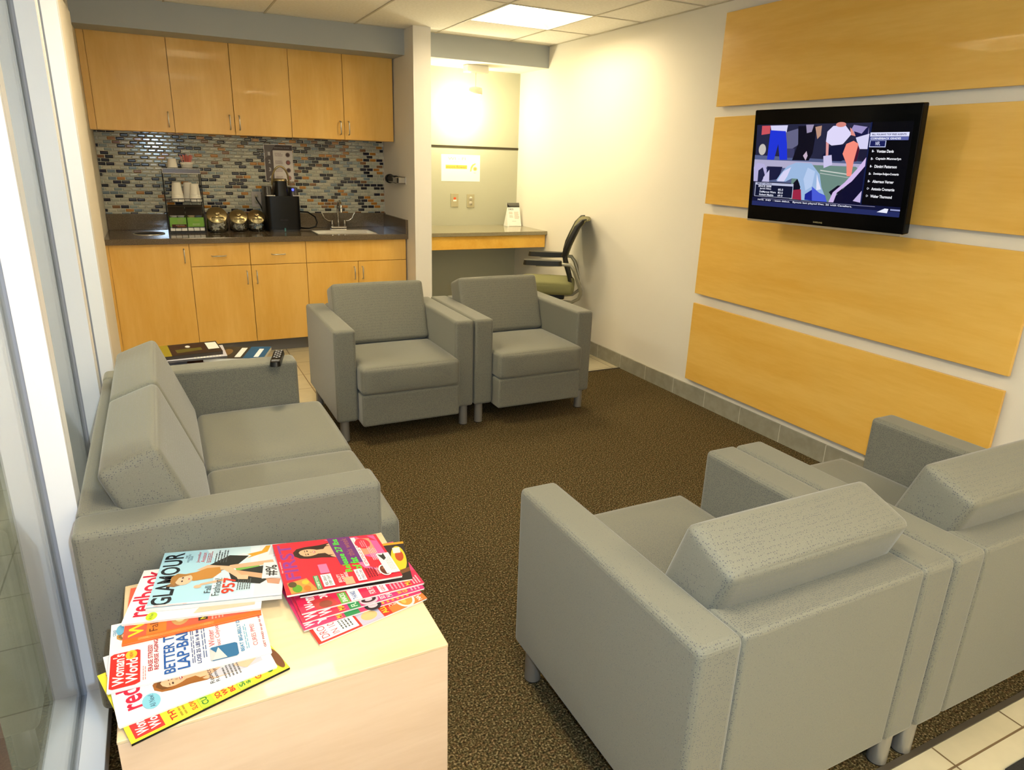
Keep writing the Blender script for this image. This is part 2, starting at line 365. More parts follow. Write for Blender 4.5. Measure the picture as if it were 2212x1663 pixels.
# ceiling tiles with holes for the light panels
LX0, LX1, LY0, LY1 = 2.335, 2.945, -1.25, -.64
LIGHTS = [(LX0, LX1, LY0, LY1), (.485, 1.095, -2.47, -1.86), (.485, 1.095, -4.91, -4.30), (1.705, 2.315, -6.74, -6.13)]  # last panel is added out of view to brighten the right wall panels
def ceiling():
    g = G(); x0, x1, y0, y1 = -.12, XR, -7.2, YB
    xs = sorted({x0, x1} | {l[0] for l in LIGHTS} | {l[1] for l in LIGHTS}); ys = sorted({y0, y1} | {l[2] for l in LIGHTS} | {l[3] for l in LIGHTS})
    for i in range(len(xs)-1):
        for j in range(len(ys)-1):
            cx, cy = (xs[i]+xs[i+1])/2, (ys[j]+ys[j+1])/2
            if any(l[0] < cx < l[1] and l[2] < cy < l[3] for l in LIGHTS): continue
            g.box(xs[i], xs[i+1], ys[j], ys[j+1], ZC, ZC+.02)
    c = g.build('ceiling', CEIL); tag(c, kind='structure')
    t = G(); wt = .012
    for x in [-.105+.61*k for k in range(6)]+[]:
        xx = x if x > 2.3 else x
        if x > -.1: t.box(x-wt/2, x+wt/2, y0, YS, ZC-.004, ZC)
    for k in range(12):
        y = -.03-.61*k
        if k in (0,): t.box(-.1, XR, y-wt/2, y+wt/2, ZC-.004, ZC)
        elif k % 2 == 0: t.box(-.1, XR, y-wt/2, y+wt/2, ZC-.004, ZC)
        else: t.box(LX0, XR, y-wt/2, y+wt/2, ZC-.004, ZC)
    t.box(XR-.018, XR, y0, YS, ZC-.004, ZC)
    tag(t.build('ceiling_grid', mat('grid_white', (196,188,168), .6), c), kind='structure')
    tag(box('ceiling', CEIL, -2.6, -.12, -7.2, YB, 2.5, 2.55), kind='structure')
ceiling()
WARM = (255, 235, 192)
for i, (a, b, c, d) in enumerate(LIGHTS):
    t = thing('ceiling_light', ['square recessed ceiling light panel above the desk alcove side of the room', 'square recessed ceiling light above the two-seat sofa', 'square recessed ceiling light above the magazine table', 'added unseen ceiling light at the near end, brightening the right wall panels'][i], 'ceiling light', ((a+b)/2, (c+d)/2, ZC), group='recessed ceiling lights')
    hx, hy = (b-a)/2, (d-c)/2; dp = .10
    g = G()
    for x0, x1, y0, y1 in ((-hx, -hx+.012, -hy, hy), (hx-.012, hx, -hy, hy), (-hx, hx, -hy, -hy+.012), (-hx, hx, hy-.012, hy)): g.box(x0, x1, y0, y1, -.004, dp)
    g.build('frame', mat('fixture_white', (236,232,220), .5), t)
    g = G(); s = .03; h2 = dp-.01
    g.add([(-hx+.012, -hy+.012, 0), (hx-.012, -hy+.012, 0), (hx-.012, hy-.012, 0), (-hx+.012, hy-.012, 0), (-hx+s+.05, -hy+s, h2), (hx-s-.11, -hy+s, h2), (hx-s-.11, hy-s, h2), (-hx+s+.05, hy-s, h2)], [(0,4,5,1), (1,5,6,2), (2,6,7,3), (3,7,4,0)])
    g.build('reflector', mat('fixture_white'), t)
    g = G(); g.box(-hx+s+.05, hx-s-.11, -hy+s, hy-s, h2-.012, h2-.004)
    g.build('diffuser', mat('lit_diffuser_%d' % i, (255,255,255), .5, emit=WARM, es=TROFFER*1.9*(.85, 1.05, .95, 2.2)[i]), t)
# added unseen light that brightens the hall outside the glass
t = thing('ceiling_light', 'added unseen ceiling light brightening the hall outside the glass wall', 'ceiling light', (-1.3, -2.6, 2.5))
box('housing', mat('fixture_white'), -.16, .16, -.6, .6, -.03, 0, t)
box('diffuser', mat('hall_fill_diffuser', (255,255,255), .5, emit=(240,240,230), es=26), -.14, .14, -.58, .58, -.04, -.031, t)

# glass wall at the left
win = bpy.data.objects.new('window_1', None); COL.objects.link(win); tag(win, kind='structure')
g = G()
def rail(g, y0, y1, z0, z1, groove=True):
    g.box(-.075, -.020, y0, y1, z0, z1, 0); g.box(.003, .059, y0, y1, z0, z1, 0)
g.box(-.075, -.020, -7.2, -3.43, 0, .05).box(.003, .059, -7.2, -3.43, 0, .05).box(-.020, .003, -7.2, -3.43, 0, .028, 1)
g.box(-.075, -.020, -3.43, -1.74, 0, .05).box(.003, .059, -3.43, -1.74, 0, .05).box(-.020, .003, -3.43, -1.74, 0, .028, 1)
g.build('sill', [ALU, ALUD], win, bevel=.0015)
for y0, y1 in ((-3.51, -3.43), (-2.58, -2.50), (-1.82, -1.74)):
    g = G().box(-.075, -.020, y0, y1, .05, 2.6).box(.003, .059, y0, y1, .05, 2.6).box(-.020, .003, y0+.018, y1-.018, .028, 2.6, 1)
    g.box(.0585, .0592, y0+.018, y0+.0205, .05, 2.6, 1)
    g.build('mullion', [ALU, ALUD], win, bevel=.0015)
for y0, y1 in ((-7.1, -3.50), (-3.44, -2.57), (-2.51, -1.81)):
    box('glass_pane', PANE, -.012, -.006, y0, y1, .03, 2.6, win)

# right wall: baseboard and its joints
BB = noisy('grey_base_tile', (138,134,118), (150,146,130), 18, rough=.4)
g = G(); y = -1.32+TL*7
ys = []
while y > -7.2: ys.append(y); y -= TL
for k in range(len(ys)-1): g.box(XR-.012, XR, ys[k+1]+.0025, ys[k]-.0025, 0, .104)
g.box(XR-.0105, XR, -7.2, .5, 0, .103, 1)
tag(g.build('baseboard_right', [BB, mat('grout_light', (206,202,186), .8)]), kind='structure')
struct('baseboard_back', TOE, XW+.134, XR-.012, .495, .505, 0, .1)
# wood wall panels
pn = ['topmost long maple panel on the right wall, above the television', 'second maple wall panel from the top, directly behind the television', 'third maple wall panel from the top, just below the television', 'lowest maple wall panel, right above the grey base tiles']
for i, (zt, zb) in enumerate(((2.283, 1.796), (1.740, 1.253), (1.194, .708), (.646, .147))):
    o = thing('wall_panel', pn[i], 'wall panel', (XR-.016, -3.0, zb), group='maple panels on the right wall')
    h = zt-zb
    box('panel_face', wood('maple_panel_%d' % i, (232,188,96), (220,170,72), (6, .9, 7), rough=.33, seed=i*3.1), -.016, .001, -.93, .934, 0, h, o, bevel=.0015)
    box('mounting_cleat', mat('cleat', (120,110,90), .7), .001, .016, -.80, .80, h*.2, h*.8, o)

# ------------------------------------------------------------------ kitchenette
DARKGAP = mat('cabinet_shadow_gap', (58,40,20), .8)
def handle(parent, x, y, z, L=.096, vert=True):
    g = G(); o = .028
    if vert: pts = [(x, y, z-L/2), (x, y-o*.8, z-L/2+.003), (x, y-o, z-L/2+.012), (x, y-o, z+L/2-.012), (x, y-o*.8, z+L/2-.003), (x, y, z+L/2)]
    else: pts = [(x-L/2, y, z), (x-L/2+.003, y-o*.8, z), (x-L/2+.012, y-o, z), (x+L/2-.012, y-o, z), (x+L/2-.003, y-o*.8, z), (x+L/2, y, z)]
    g.tube(pts, .0045, 8); return g.build('handle', STEEL, parent)
def cab(name, label, x0, x1, yf, yb, z0, z1, fronts, group, parts_extra=None):
    t = thing(name, label, 'cabinet', ((x0+x1)/2, yf, z0), group=group); cx = (x0+x1)/2
    a0, a1, bd, hh, p = x0-cx+.0005, x1-cx-.0005, yb-yf-.012, z1-z0, .018
    g = G().box(a0, a0+p, .019, bd, 0, hh).box(a1-p, a1, .019, bd, 0, hh).box(a0+p, a1-p, .019, bd, 0, p).box(a0+p, a1-p, bd-p, bd, p, hh)
    if z0 > 1: g.box(a0+p, a1-p, .019, bd-p, hh-p, hh)
    g.build('body', MAPLE_V, t)
    for kind, a, b, c, d, hp in fronts:
        e = .0018
        f = box(kind, MAPLE_V, a-cx+e, b-cx-e, 0, .0185, c-z0+e, d-z0-e, t, bevel=.001)
        if hp: handle(f, hp[0]-cx, 0, hp[1]-z0, vert=hp[2])
    return t
X0, X1, X2, X3, X4 = 0.0, .4924, .8924, 1.292, XW-.012
ZD, ZT, ZB = .674, .8375, .098
cg = 'maple base cabinets under the counter'
c = cab('base_cabinet', 'maple base cabinet with one tall door at the far left under the counter', -.02+.012, X1, 0, YB, ZB, ZT, [('door', X0, X1, ZB, ZT, (X1-.035, ZT-.085, True))], cg)
box('filler_strip', MAPLE_V, -.018-(X1-.008)/2, .0-(X1-.008)/2, .004, .018, 0, ZT-ZB, c)
cab('base_cabinet', 'maple base cabinet with two drawers over two doors, middle of the counter', X1, X3, 0, YB, ZB, ZT,
    [('drawer', X1, X2, ZD, ZT, ((X1+X2)/2-.01, ZT-.09, False)), ('drawer', X2, X3, ZD, ZT, ((X2+X3)/2, ZT-.09, False)), ('door', X1, X2, ZB, ZD, (X2-.032, ZD-.09, True)), ('door', X2, X3, ZB, ZD, (X2+.035, ZD-.09, True))], cg)
cab('base_cabinet', 'maple sink base cabinet with a blank top panel over two doors, beside the column', X3, X4, 0, YB, ZB, ZT,
    [('false_front', X3, X4, ZD, ZT, None), ('door', X3, (X3+X4)/2, ZB, ZD, ((X3+X4)/2-.032, ZD-.09, True)), ('door', (X3+X4)/2, X4, ZB, ZD, ((X3+X4)/2+.032, ZD-.09, True))], cg)
struct('trim_3', TOE, -.0, XW, .065, YB, 0, ZB)
U0, U1, U2, U3, U4 = .012, .4993, .8952, 1.2938, 1.6884; YU = .2686; ZU0, ZU1 = 1.5734, 2.2105
cg = 'maple wall cabinets over the mosaic'
hz = ZU0+.085
c = cab('wall_cabinet', 'maple wall cabinet with a single door, leftmost above the mosaic', -.0185, U1, YU, YB, ZU0, ZU1, [('door', U0+.012, U1, ZU0, ZU1-.008, (U1-.035, hz, True))], cg)
wx = (U1-.0185)/2
box('filler_strip', MAPLE_V, -.018-wx, U0+.0115-wx, .004, .019, 0, ZU1-ZU0, c)
cab('wall_cabinet', 'maple two-door wall cabinet in the middle, above the coffee things', U1, U3, YU, YB, ZU0, ZU1, [('door', U1, U2, ZU0, ZU1-.008, (U2-.032, hz, True)), ('door', U2, U3, ZU0, ZU1-.008, (U2+.032, hz, True))], cg)
cab('wall_cabinet', 'maple two-door wall cabinet at the right, beside the column', U3, XW-.006, YU, YB, ZU0, ZU1, [('door', U3, U4, ZU0, ZU1-.008, (U4-.032, hz, True)), ('door', U4, XW-.012, ZU0, ZU1-.008, (U4+.032, hz, True))], cg)
# countertop
ZK = .878
ct = thing('countertop', 'glossy brown stone counter running along the mosaic wall', 'countertop', (1.04, .3, ZT))
g = G(); sx0, sx1, sy0, sy1 = 1.40, 1.86, .06, .34; zt = ZK-ZT
def B(x0, x1, y0, y1, z0, z1, mi=0): g.box(x0-1.04, x1-1.04, y0-.3, y1-.3, z0-ZT, z1-ZT, mi)
B(-.018, sx0, -.03, YB-.001, ZT+.001, ZK); B(sx1, XW-.001, -.03, YB-.001, ZT+.001, ZK); B(sx0, sx1, -.03, sy0, ZT+.001, ZK); B(sx0, sx1, sy1, YB-.001, ZT+.001, ZK)
g.build('slab', QUARTZ, ct, bevel=.003)
g = G(); B(-.018, XW-.001, YB-.02, YB-.001, ZK, .996); g.build('backsplash', QUARTZ, ct, bevel=.002)
g = G(); B(XW-.02, XW-.001, -.03, YB-.02, ZK, .988); g.build('side_splash', QUARTZ, ct, bevel=.002)
# mosaic (kept on the wall)
o = struct('wall_back_mosaic', mosaic(), -.018, XW, YB-.006, YB, .996, ZU0+.02)
g = G(); g.box(XW-.006, XW-.0005, YB-.008, YB-.006, .996, ZU0, 0); tag(g.build('trim_4', STEEL), kind='structure')
# sink
sk = thing('sink', 'small stainless steel sink set into the brown counter', 'sink', (1.63, .20, ZK))
g = G(); a, b = .235, .145
g.box(-a, a, -b, -b+.012, -.0, .003).box(-a, a, b-.012, b, -.0, .003).box(-a, -a+.012, -b, b, -.0, .003).box(a-.012, a, -b, b, -.0, .003)
g.build('rim', STEEL, sk, bevel=.001)
g = G(); a, b = .228, .138; dp = -.16
g.add([(-a,-b,0),(a,-b,0),(a,b,0),(-a,b,0),(-a+.03,-b+.03,dp),(a-.03,-b+.03,dp),(a-.03,b-.03,dp),(-a+.03,b-.03,dp)], [(0,4,5,1),(1,5,6,2),(2,6,7,3),(3,7,4,0),(4,7,6,5)])
g.build('bowl', STEEL, sk)
# faucet
fc = thing('faucet', 'chrome gooseneck faucet with two wing handles behind the sink', 'faucet', (1.66, .50, ZK))
G().box(-.065, .065, -.022, .022, 0, .018).build('base_plate', CHROME, fc, bevel=.005, seg=3)
G().tube([(0,0,.015), (0,0,.14), (0,-.006,.18), (0,-.03,.212), (0,-.07,.222), (0,-.105,.205), (0,-.118,.175), (0,-.118,.14)], [.012,.011,.0105,.0105,.0105,.0105,.0105,.012], 14).build('spout', CHROME, fc)
for s_ in (-1, 1):
    h = G().cyl((s_*.052, 0, .016), .014, .05, 18).build('valve', CHROME, fc)
    G().tube([(s_*.052, 0, .058), (s_*.085, -.004, .062), (s_*.115, -.008, .082), (s_*.128, -.01, .112), (s_*.135, -.01, .125)], [.007,.006,.006,.007,.006], 10).build('wing_handle', CHROME, h)
# round waste hole in the counter
tr = thing('waste_chute', 'round steel-rimmed waste opening in the left end of the counter', 'waste chute', (.25, .30, ZK))
G().lathe([(.105, .0005), (.105, .004), (.096, .005), (.094, .0006)], n=40).build('rim', STEEL, tr)
G().lathe([(.0, .0008), (.0945, .0008), (.0945, .002)], n=40).build('opening', mat('hole_shade', (26,22,20), .6), tr)  # dark disc over the uncut counter; its colour stands for shade in the hole

# towel holder on the column side
td = thing('tissue_holder', 'steel bracket with a cream roll and black holder on the column side', 'wall holder', (XW, .18, 1.285))
G().box(-.004, 0, -.17, .14, -.028, .028).build('wall_plate', STEEL, td, bevel=.002)
G().box(-.06, -.004, -.16, -.13, -.02, .02).box(-.06, -.052, -.16, .10, -.02, .02).build('bracket', STEEL, td, bevel=.002)
G().tube([(-.03, -.12, 0), (-.03, -.02, 0)], .022, 18).build('roll', mat('cream_roll', (224,212,180), .7), td)
G().tube([(-.034, -.02, .002), (-.038, .12, .004)], .030, 18).tube([(-.038, .12, .004), (-.039, .15, .004)], .036, 18).build('holder', BLACKP, td)

# instruction sheet on the mosaic
ps = thing('instruction_sheet', 'spiral-bound laminated brewing guide numbered 1 to 4 on the mosaic', 'sign', (1.123, YB-.006, 1.243))
W_, H_ = .218, .281
box('sheet', mat('laminate_sheet', (205,196,190), .15, coat=.5), 0, W_, -.004, 0, 0, H_, ps)
A = Art((.004, -.004, .004), (W_-.002, -.004, .004), (W_-.002, -.004, H_-.004), (.004, -.004, H_-.004))
A.rect(0, .85, 1, 1, (106,94,88)).rect(0, 0, .3, .85, (118,108,104)).poly([(0,.6),(0,1),(.3,1),(.42,1)], (150,142,138))
A.text('BREWING GUIDE', .36, .90, .9, .935, (210,204,198))
for k in range(4):
    y = .70-.215*k; A.text(str(k+1), .12, y, .2, y+.10, (232,228,224), 1)
    A.lines(.36, y-.02, .66, y+.09, (170,150,150), 3); A.ell(.83, y+.03, .085, .068, (150,130,126)).ell(.83, y+.03, .06, .045, (92,72,66) if k % 2 == 0 else (190,120,110))
A.build('print', ps)
g = G()
for k in range(16): g.lathe([(.0055, -.001), (.0075, 0), (.0055, .001)], (-.004, -.002, .012+k*.017), 10)
g.build('spiral', STEEL, ps)

# outlet behind the brewer
def plate(label, loc, kind, mt=STEEL):
    t = thing('wall_plate', label, 'outlet', loc)
    box('cover_plate', mt, -.037, .037, -.006, 0, -.058, .058, t, bevel=.002)
    if kind == 'outlet':
        for dz in (-.02, .02):
            s = G().lathe([(.0, 0), (.0165, 0), (.0165, .002), (0, .002)], n=20, M=Matrix.Rotation(math.pi/2, 4, 'X')); s.v = [v+Vector((0, -.0065, dz)) for v in s.v]
            f = s.build('socket', mat('socket_ivory', (190,182,160), .5), t)
            G().box(-.007, -.005, -.0092, -.0085, dz-.002, dz+.008).box(.005, .007, -.0092, -.0085, dz-.002, dz+.008).box(-.002, .002, -.0092, -.0085, dz-.010, dz-.006).build('slot', mat('slot_dark', (40,34,26), .7), f)
    else:
        box('jack', mat('jack_orange', (216,84,34), .5), -.010, .012, -.008, -.006, .006, .026, t)
        box('tag', PAPER, -.014, .016, -.0075, -.006, -.008, .006, t)
        G().cyl((0, 0, 0), .003, .001, 10).build('screw', STEEL, t)
    return t
plate('beige duplex outlet plate on the mosaic, behind the coffee brewer cord', (1.04, YB-.006, 1.105), 'outlet', mat('plate_grey', (176,168,160), .4))
plate('beige data plate with an orange jack on the alcove wall, left of the outlet', (2.70, .505, 1.107), 'data', mat('plate_greige', (168,160,128), .4))
plate('beige duplex outlet plate on the alcove wall, right of the orange jack', (2.855, .505, 1.102), 'outlet', mat('plate_greige2', (166,158,126), .4))

# wire rack with cups
RX0, RX1, RY0, RY1 = .385, .632, .30, .50
rk = thing('wire_rack', 'black three-tier wire rack of coffee supplies on the counter', 'rack', ((RX0+RX1)/2, (RY0+RY1)/2, ZK))
hw, hd = (RX1-RX0)/2, (RY1-RY0)/2
for x in (-hw, hw):
    for y in (-hd, hd): G().tube([(x*(1 if y > 0 else 1), y, 0), (x, y, .445)], .0035, 8).build('post', BLACKW, rk)
def shelf(z, lip):
    g = G()
    for zz in (z, z+lip):
        for a in ((-hw,-hd,hw,-hd), (-hw,hd,hw,hd), (-hw,-hd,-hw,hd), (hw,-hd,hw,hd)): g.tube([(a[0],a[1],zz), (a[2],a[3],zz)], .0025, 6)
    for k in range(1, 12): x = -hw+2*hw*k/12; g.tube([(x,-hd,z), (x,hd,z)], .0016, 6)
    for k in range(1, 6): x = -hw+2*hw*k/6; g.tube([(x,-hd,z), (x,-hd,z+lip)], .0018, 6)
    return g.build('shelf', BLACKW, rk)
shelf(.012, .03); shelf(.222, .022)
sh = shelf(.43, .028)
G().box(-hw+.004, hw-.004, -hd-.004, -hd-.001, .424, .452).build('sign_strip', mat('smoke_plastic', (92,80,72), .25), sh)
g = G()
for a in ((-hw,.422,hw,.422), (-hw,.455,hw,.455), (-hw,.422,-hw,.455), (hw,.422,hw,.455)): g.tube([(a[0], -hd-.005, a[1]), (a[2], -hd-.005, a[3])], .002, 6)
g.build('sign_frame', STEEL, sh)
G().box(-hw, hw, -hd, hd, 0, .008).build('base_tray', BLACKW, rk, bevel=.002)
def cup_stack(label, x, y, z, h, rb, rt_, upright=False, rims=1):
    t = thing('foam_cup', label, 'cup', (x, y, z), group='foam cups on the wire rack')
    if upright: prof = [(rt_*.94, 0), (rt_, .002), (rb, h), (rb+.002, h+.001), (rb+.002, h+.004), (rb-.002, h+.004), (rt_-.002, .004), (0, .004)]
    else: prof = [(rb-.003, 0.001), (rb+.001, 0), (rb+.002, .003), (rb, .006), (rt_, h-.002), (rt_-.004, h), (0, h)]
    G().lathe(prof, n=28).build('cup_body', FOAM, t)
    g = G()
    for k in range(rims):
        f = (k+1)*.10; zz = h*f if not upright else h*(1-f); r = rb+(rt_-rb)*f
        g.lathe([(r, zz-.0015), (r+.0022, zz), (r, zz+.0015)], n=28)
    g.build('rim', FOAM, t); return t
RC = (RX0+RX1)/2
cup_stack('stack of upturned foam cups on the top tier of the rack, left side', .457, .36, ZK+.4335, .088, .038, .026)
cu = cup_stack('upright foam cup holding red stirrers on the top tier of the rack', .552, .37, ZK+.4335, .062, .043, .030, True, 2)
g = G()
for k in range(46):
    a = random.random()*6.28; r = .026*random.random()**.5; x, y = r*math.cos(a), r*math.sin(a)
    g.tube([(x*.4, y*.4, .008), (x*1.8, y*1.8, .105+random.random()*.012)], .0017, 5)
st = g.build('stirrers', mat('red_stirrer', (222,128,116), .4)); st.location = (.552, .37, ZK+.4335); tag(st, 'bunch of thin red stirrers standing in the foam cup on the rack', 'stirrers', kind='stuff')
cup_stack('tall stack of upturned foam cups on the middle tier of the rack, left', .467, .345, ZK+.2235, .135, .043, .028, rims=4)
cup_stack('tall stack of upturned foam cups on the middle tier, set back between two others', .545, .44, ZK+.2235, .132, .040, .028, rims=4)
cup_stack('tall stack of upturned foam cups on the middle tier of the rack, right', .585, .345, ZK+.2235, .127, .040, .028, rims=4)
# pod boxes on bottom tier
for k, (bx0, bx1, lab, brown) in enumerate(((.393, .507, 'green and white pod box with a brown label, left on the bottom tier', True), (.510, .626, 'green and white pod box without brown label, right on the bottom tier', False))):
    t = thing('pod_box', lab, 'box', ((bx0+bx1)/2, RY0+.07, ZK+.0145), group='pod boxes on the rack'); hwx = (bx1-bx0)/2
    g = G(); hb = .098
    g.box(-hwx, hwx, -.065, -.063, .03, hb, 0).box(-hwx, hwx, .10, .102, 0, .175, 2).box(-hwx, -hwx+.002, -.065, .10, 0, hb, 0).box(hwx-.002, hwx, -.065, .10, 0, hb, 0).box(-hwx, hwx, -.065, .10, 0, .002, 1).box(-hwx, hwx, -.065, -.063, 0, .03, 1)
    g.box(-hwx, hwx, -.063, .10, .173, .175, 2)
    g.build('carton', [mat('pod_green', (112,160,40), .45), PAPER, mat('box_inside', (70,58,40), .8)], t)
    A = Art((-hwx, -.065, 0), (hwx, -.065, 0), (hwx, -.065, hb), (-hwx, -.065, hb))
    if brown: A.rect(.12, .22, .97, .50, (86,40,24)).rect(.42, .26, .9, .33, (214,120,40)).text('KEURIG', .35, .38, .85, .46, (190,170,150), 1).poly([(.5,.55),(.75,.55),(.85,.92),(.45,.92)], (150,186,90))
    else: A.ell(.55, .78, .18, .08, (150,190,70)).lines(.3, .42, .8, .56, (214,226,170), 2).rect(.1, .26, .98, .31, (40,46,30))
    A.build('label', t)
    for j in range(2):
        p = thing('coffee_pod', ('pale foil-topped pod standing in the %s green box, ' % ('left', 'right')[k])+('left one', 'right one')[j], 'pod', ((bx0+bx1)/2+(-.026, .024)[j], RY0+.055, ZK+.085 if False else ZK+.0165+.062), group='pods in the green boxes')
        col = [[(206,202,196), (200,198,198)], [(206,186,150), (112,124,136)]][k][j]
        G().lathe([(0,0), (.017,0), (.020,.001), (.0225,.040), (.025,.041), (.025,.043), (0,.044)], n=22).build('pod_cup', mat('pod_%d%d' % (k, j), col, .4), p)

# glass jars
def jar(label, x, y, s, content):
    t = thing('glass_jar', label, 'jar', (x, y, ZK), group='glass jars with brass lids')
    R = .066*s; H = .105*s
    G().lathe([(0,.001), (R*.82,.001), (R*.97,.010), (R,.03), (R,H*.72), (R*.93,H*.9), (R*.80,H), (R*.76,H), (R*.89,H*.88), (R*.95,H*.7), (R*.95,.03), (R*.9,.014), (0,.009)], n=36).build('jar_body', GLASS, t)
    Mx = Matrix.Rotation(math.radians(52), 4, 'X')
    # slanted mouth faces the room
    c = Vector((0, -R*.22, H*1.08))
    G().lathe([(R*.80,-.028*s), (R*.86,-.006*s), (R*.9,0)], c, 32, M=Mx).build('neck', GLASS, t)
    l = G().lathe([(R*.90,-.002), (R*.99,.001), (R*1.0,.005), (R*.93,.008), (R*.3,.020), (R*.24,.022), (0,.022)], c, 40, M=Mx).build('lid', BRASS, t)
    G().lathe([(R*.14,.020), (R*.14,.028), (R*.26,.031), (R*.28,.037), (R*.22,.041), (0,.042)], c, 24, M=Mx).build('knob', BRASS, l)
    g = G(); cols = content
    for k in range(46):
        a = random.random()*6.28; r = R*.60*random.random()**.5; z = .018+random.random()*H*.62
        Mm = Matrix.Translation((r*math.cos(a), r*math.sin(a), z)) @ Matrix.Rotation(random.random()*3, 4, Vector((random.random()-.5, random.random()-.5, random.random()-.5)).normalized())
        g.box(-.015, .015, -.009, .009, -.0015, .0015, random.randrange(len(cols)), Mm)
    o = g.build('jar_contents', cols); o.location = (x, y, ZK)
    return t, o
wp, bp_, gp = mat('packet_white', (226,222,214), .4), mat('packet_blue', (120,150,176), .4), mat('packet_grey', (150,146,138), .3)
j1, o = jar('largest glass jar with a tilted brass lid, next to the wire rack', .716, .33, 1.10, [wp, FOAM]); tag(o, 'small white creamer tubs at the bottom of the largest jar', 'jar contents', kind='stuff')
j2, o = jar('middle glass jar with a tilted brass lid, full of clear wrappers', .868, .35, .98, [wp, gp]); tag(o, 'whitish wrapped sugar packets filling the middle jar', 'jar contents', kind='stuff')
j3, o = jar('rightmost glass jar with a tilted brass lid, against the coffee brewer', .998, .36, .96, [wp, bp_]); tag(o, 'blue and white sweetener packets filling the rightmost jar', 'jar contents', kind='stuff')

# coffee brewer
br = thing('coffee_brewer', 'black single-cup coffee brewer with its silver handle raised', 'coffee maker', (1.195, .40, ZK))
def rbox(g, x0, x1, y0, y1, z0, z1, r=.02, mi=0, taper=0):
    n = 5; prof = []
    for cx, cy, a0 in ((x1-r, y1-r, 0), (x0+r, y1-r, 90), (x0+r, y0+r, 180), (x1-r, y0+r, 270)):
        for k in range(n+1):
            a = math.radians(a0+90*k/n); prof.append((cx+r*math.cos(a), cy+r*math.sin(a)))
    m = len(prof); mx, my = (x0+x1)/2, (y0+y1)/2
    vs_ = [(x, y, z0) for x, y in prof]+[(mx+(x-mx)*(1-taper), my+(y-my)*(1-taper), z1) for x, y in prof]
    g.add(vs_, [(i, (i+1) % m, m+(i+1) % m, m+i) for i in range(m)], mi, True); g.add(vs_[:m][::-1], [tuple(range(m))], mi); g.add(vs_[m:], [tuple(range(m))], mi); return g
rbox(G(), -.128, .128, -.12, .15, .018, .268, .04).build('body', BLACKP, br)
rbox(G(), -.118, .118, -.13, .15, 0, .018, .04).build('base', mat('brewer_base', (24,24,26), .4), br)
rbox(G(), -.13, -.062, -.07, .11, .268, .335, .028, taper=.18).build('water_lid', mat('smoke_grey_plastic', (58,54,50), .3), br)
rbox(G(), .062, .132, -.07, .11, .268, .330, .028, taper=.18).build('control_pod', mat('smoke_grey_plastic'), br)
rbox(G(), -.05, .05, -.10, .10, .268, .378, .03, taper=.12).build('brew_head', BLACKP, br)
G().box(-.118, -.055, -.121, -.105, .268, .276).build('trim_strip', STEEL, br, bevel=.002); G().box(.075, .128, -.121, -.105, .268, .276).build('trim_strip', STEEL, br, bevel=.002)
b_ = G().lathe([(0,0),(.009,0),(.009,.003),(0,.003)], (.085, -.074, .315), 16, M=Matrix.Rotation(math.pi/2, 4, 'X')).build('power_button', mat('blue_led', (20,30,160), .3, emit=(60,70,255), es=2.5), br)
pts = [Vector((.062*math.cos(a), -.055-.028*math.sin(a), .37+.115*math.sin(a))) for a in [math.radians(-12+204*k/22) for k in range(23)]]
G().tube(pts, .007, 10).build('lift_handle', BRASS, br)
G().lathe([(.048,.366),(.052,.372),(.052,.388),(.046,.394),(0,.395)], (0,-.03,0), 28).build('collar', BRASS, br)
A = Art((-.1, -.1205, .04), (.1, -.1205, .04), (.1, -.1205, .12), (-.1, -.1205, .12)); A.text('KEURIG', .36, .55, .64, .7, (60,58,60), 1).text('BREWED', .42, .3, .58, .38, (48,48,50)); A.build('logo', br)
G().box(-.006, .006, -.131, -.122, .004, .03).build('indicator', mat('teal_indicator', (60,110,110), .3), br)
G().tube([(.12, .12, .12), (.16, .10, .135), (.215, .06, .135), (.262, .02, .10), (.272, 0, .06), (.258, -.01, .028), (.21, 0, .012), (.16, .03, .012), (.13, .07, .018), (.118, .10, .035)], .006, 8).build('power_cord', BLACKP, br)
G().tube([(-.118, .14, .13), (-.13, .17, .18), (-.155, .185, .225), (-.16, .192, .245)], .005, 8).build('plug_cord', BLACKP, br)

# ------------------------------------------------------------------ desk alcove
dk = thing('alcove_desk', 'built-in desk with brown stone top and maple apron in the alcove', 'desk', (2.77, .2, .74))
ZDK = .889; X0d = XW+.135
G().box(X0d-2.77, XR-.001-2.77, -.105-.2, .504-.2, ZDK-.03-.74, ZDK-.74).build('stone_top', noisy('taupe_stone', (128,118,92), (148,138,110), 240, rough=.12), dk, bevel=.002)
G().box(X0d-2.77, XR-.012-2.77, -.088-.2, -.068-.2, .752-.74, ZDK-.0305-.74).build('apron', MAPLE_H, dk, bevel=.001)
G().box(X0d-2.77, XR-.001-2.77, .484-.2, .504-.2, .79-.74, ZDK-.0305-.74).build('wall_cleat', mat('cleat'), dk)
struct('trim_5', mat('dark_reveal', (52,44,22), .5), XW+.134, XR, .500, .506, 1.550, 1.568)
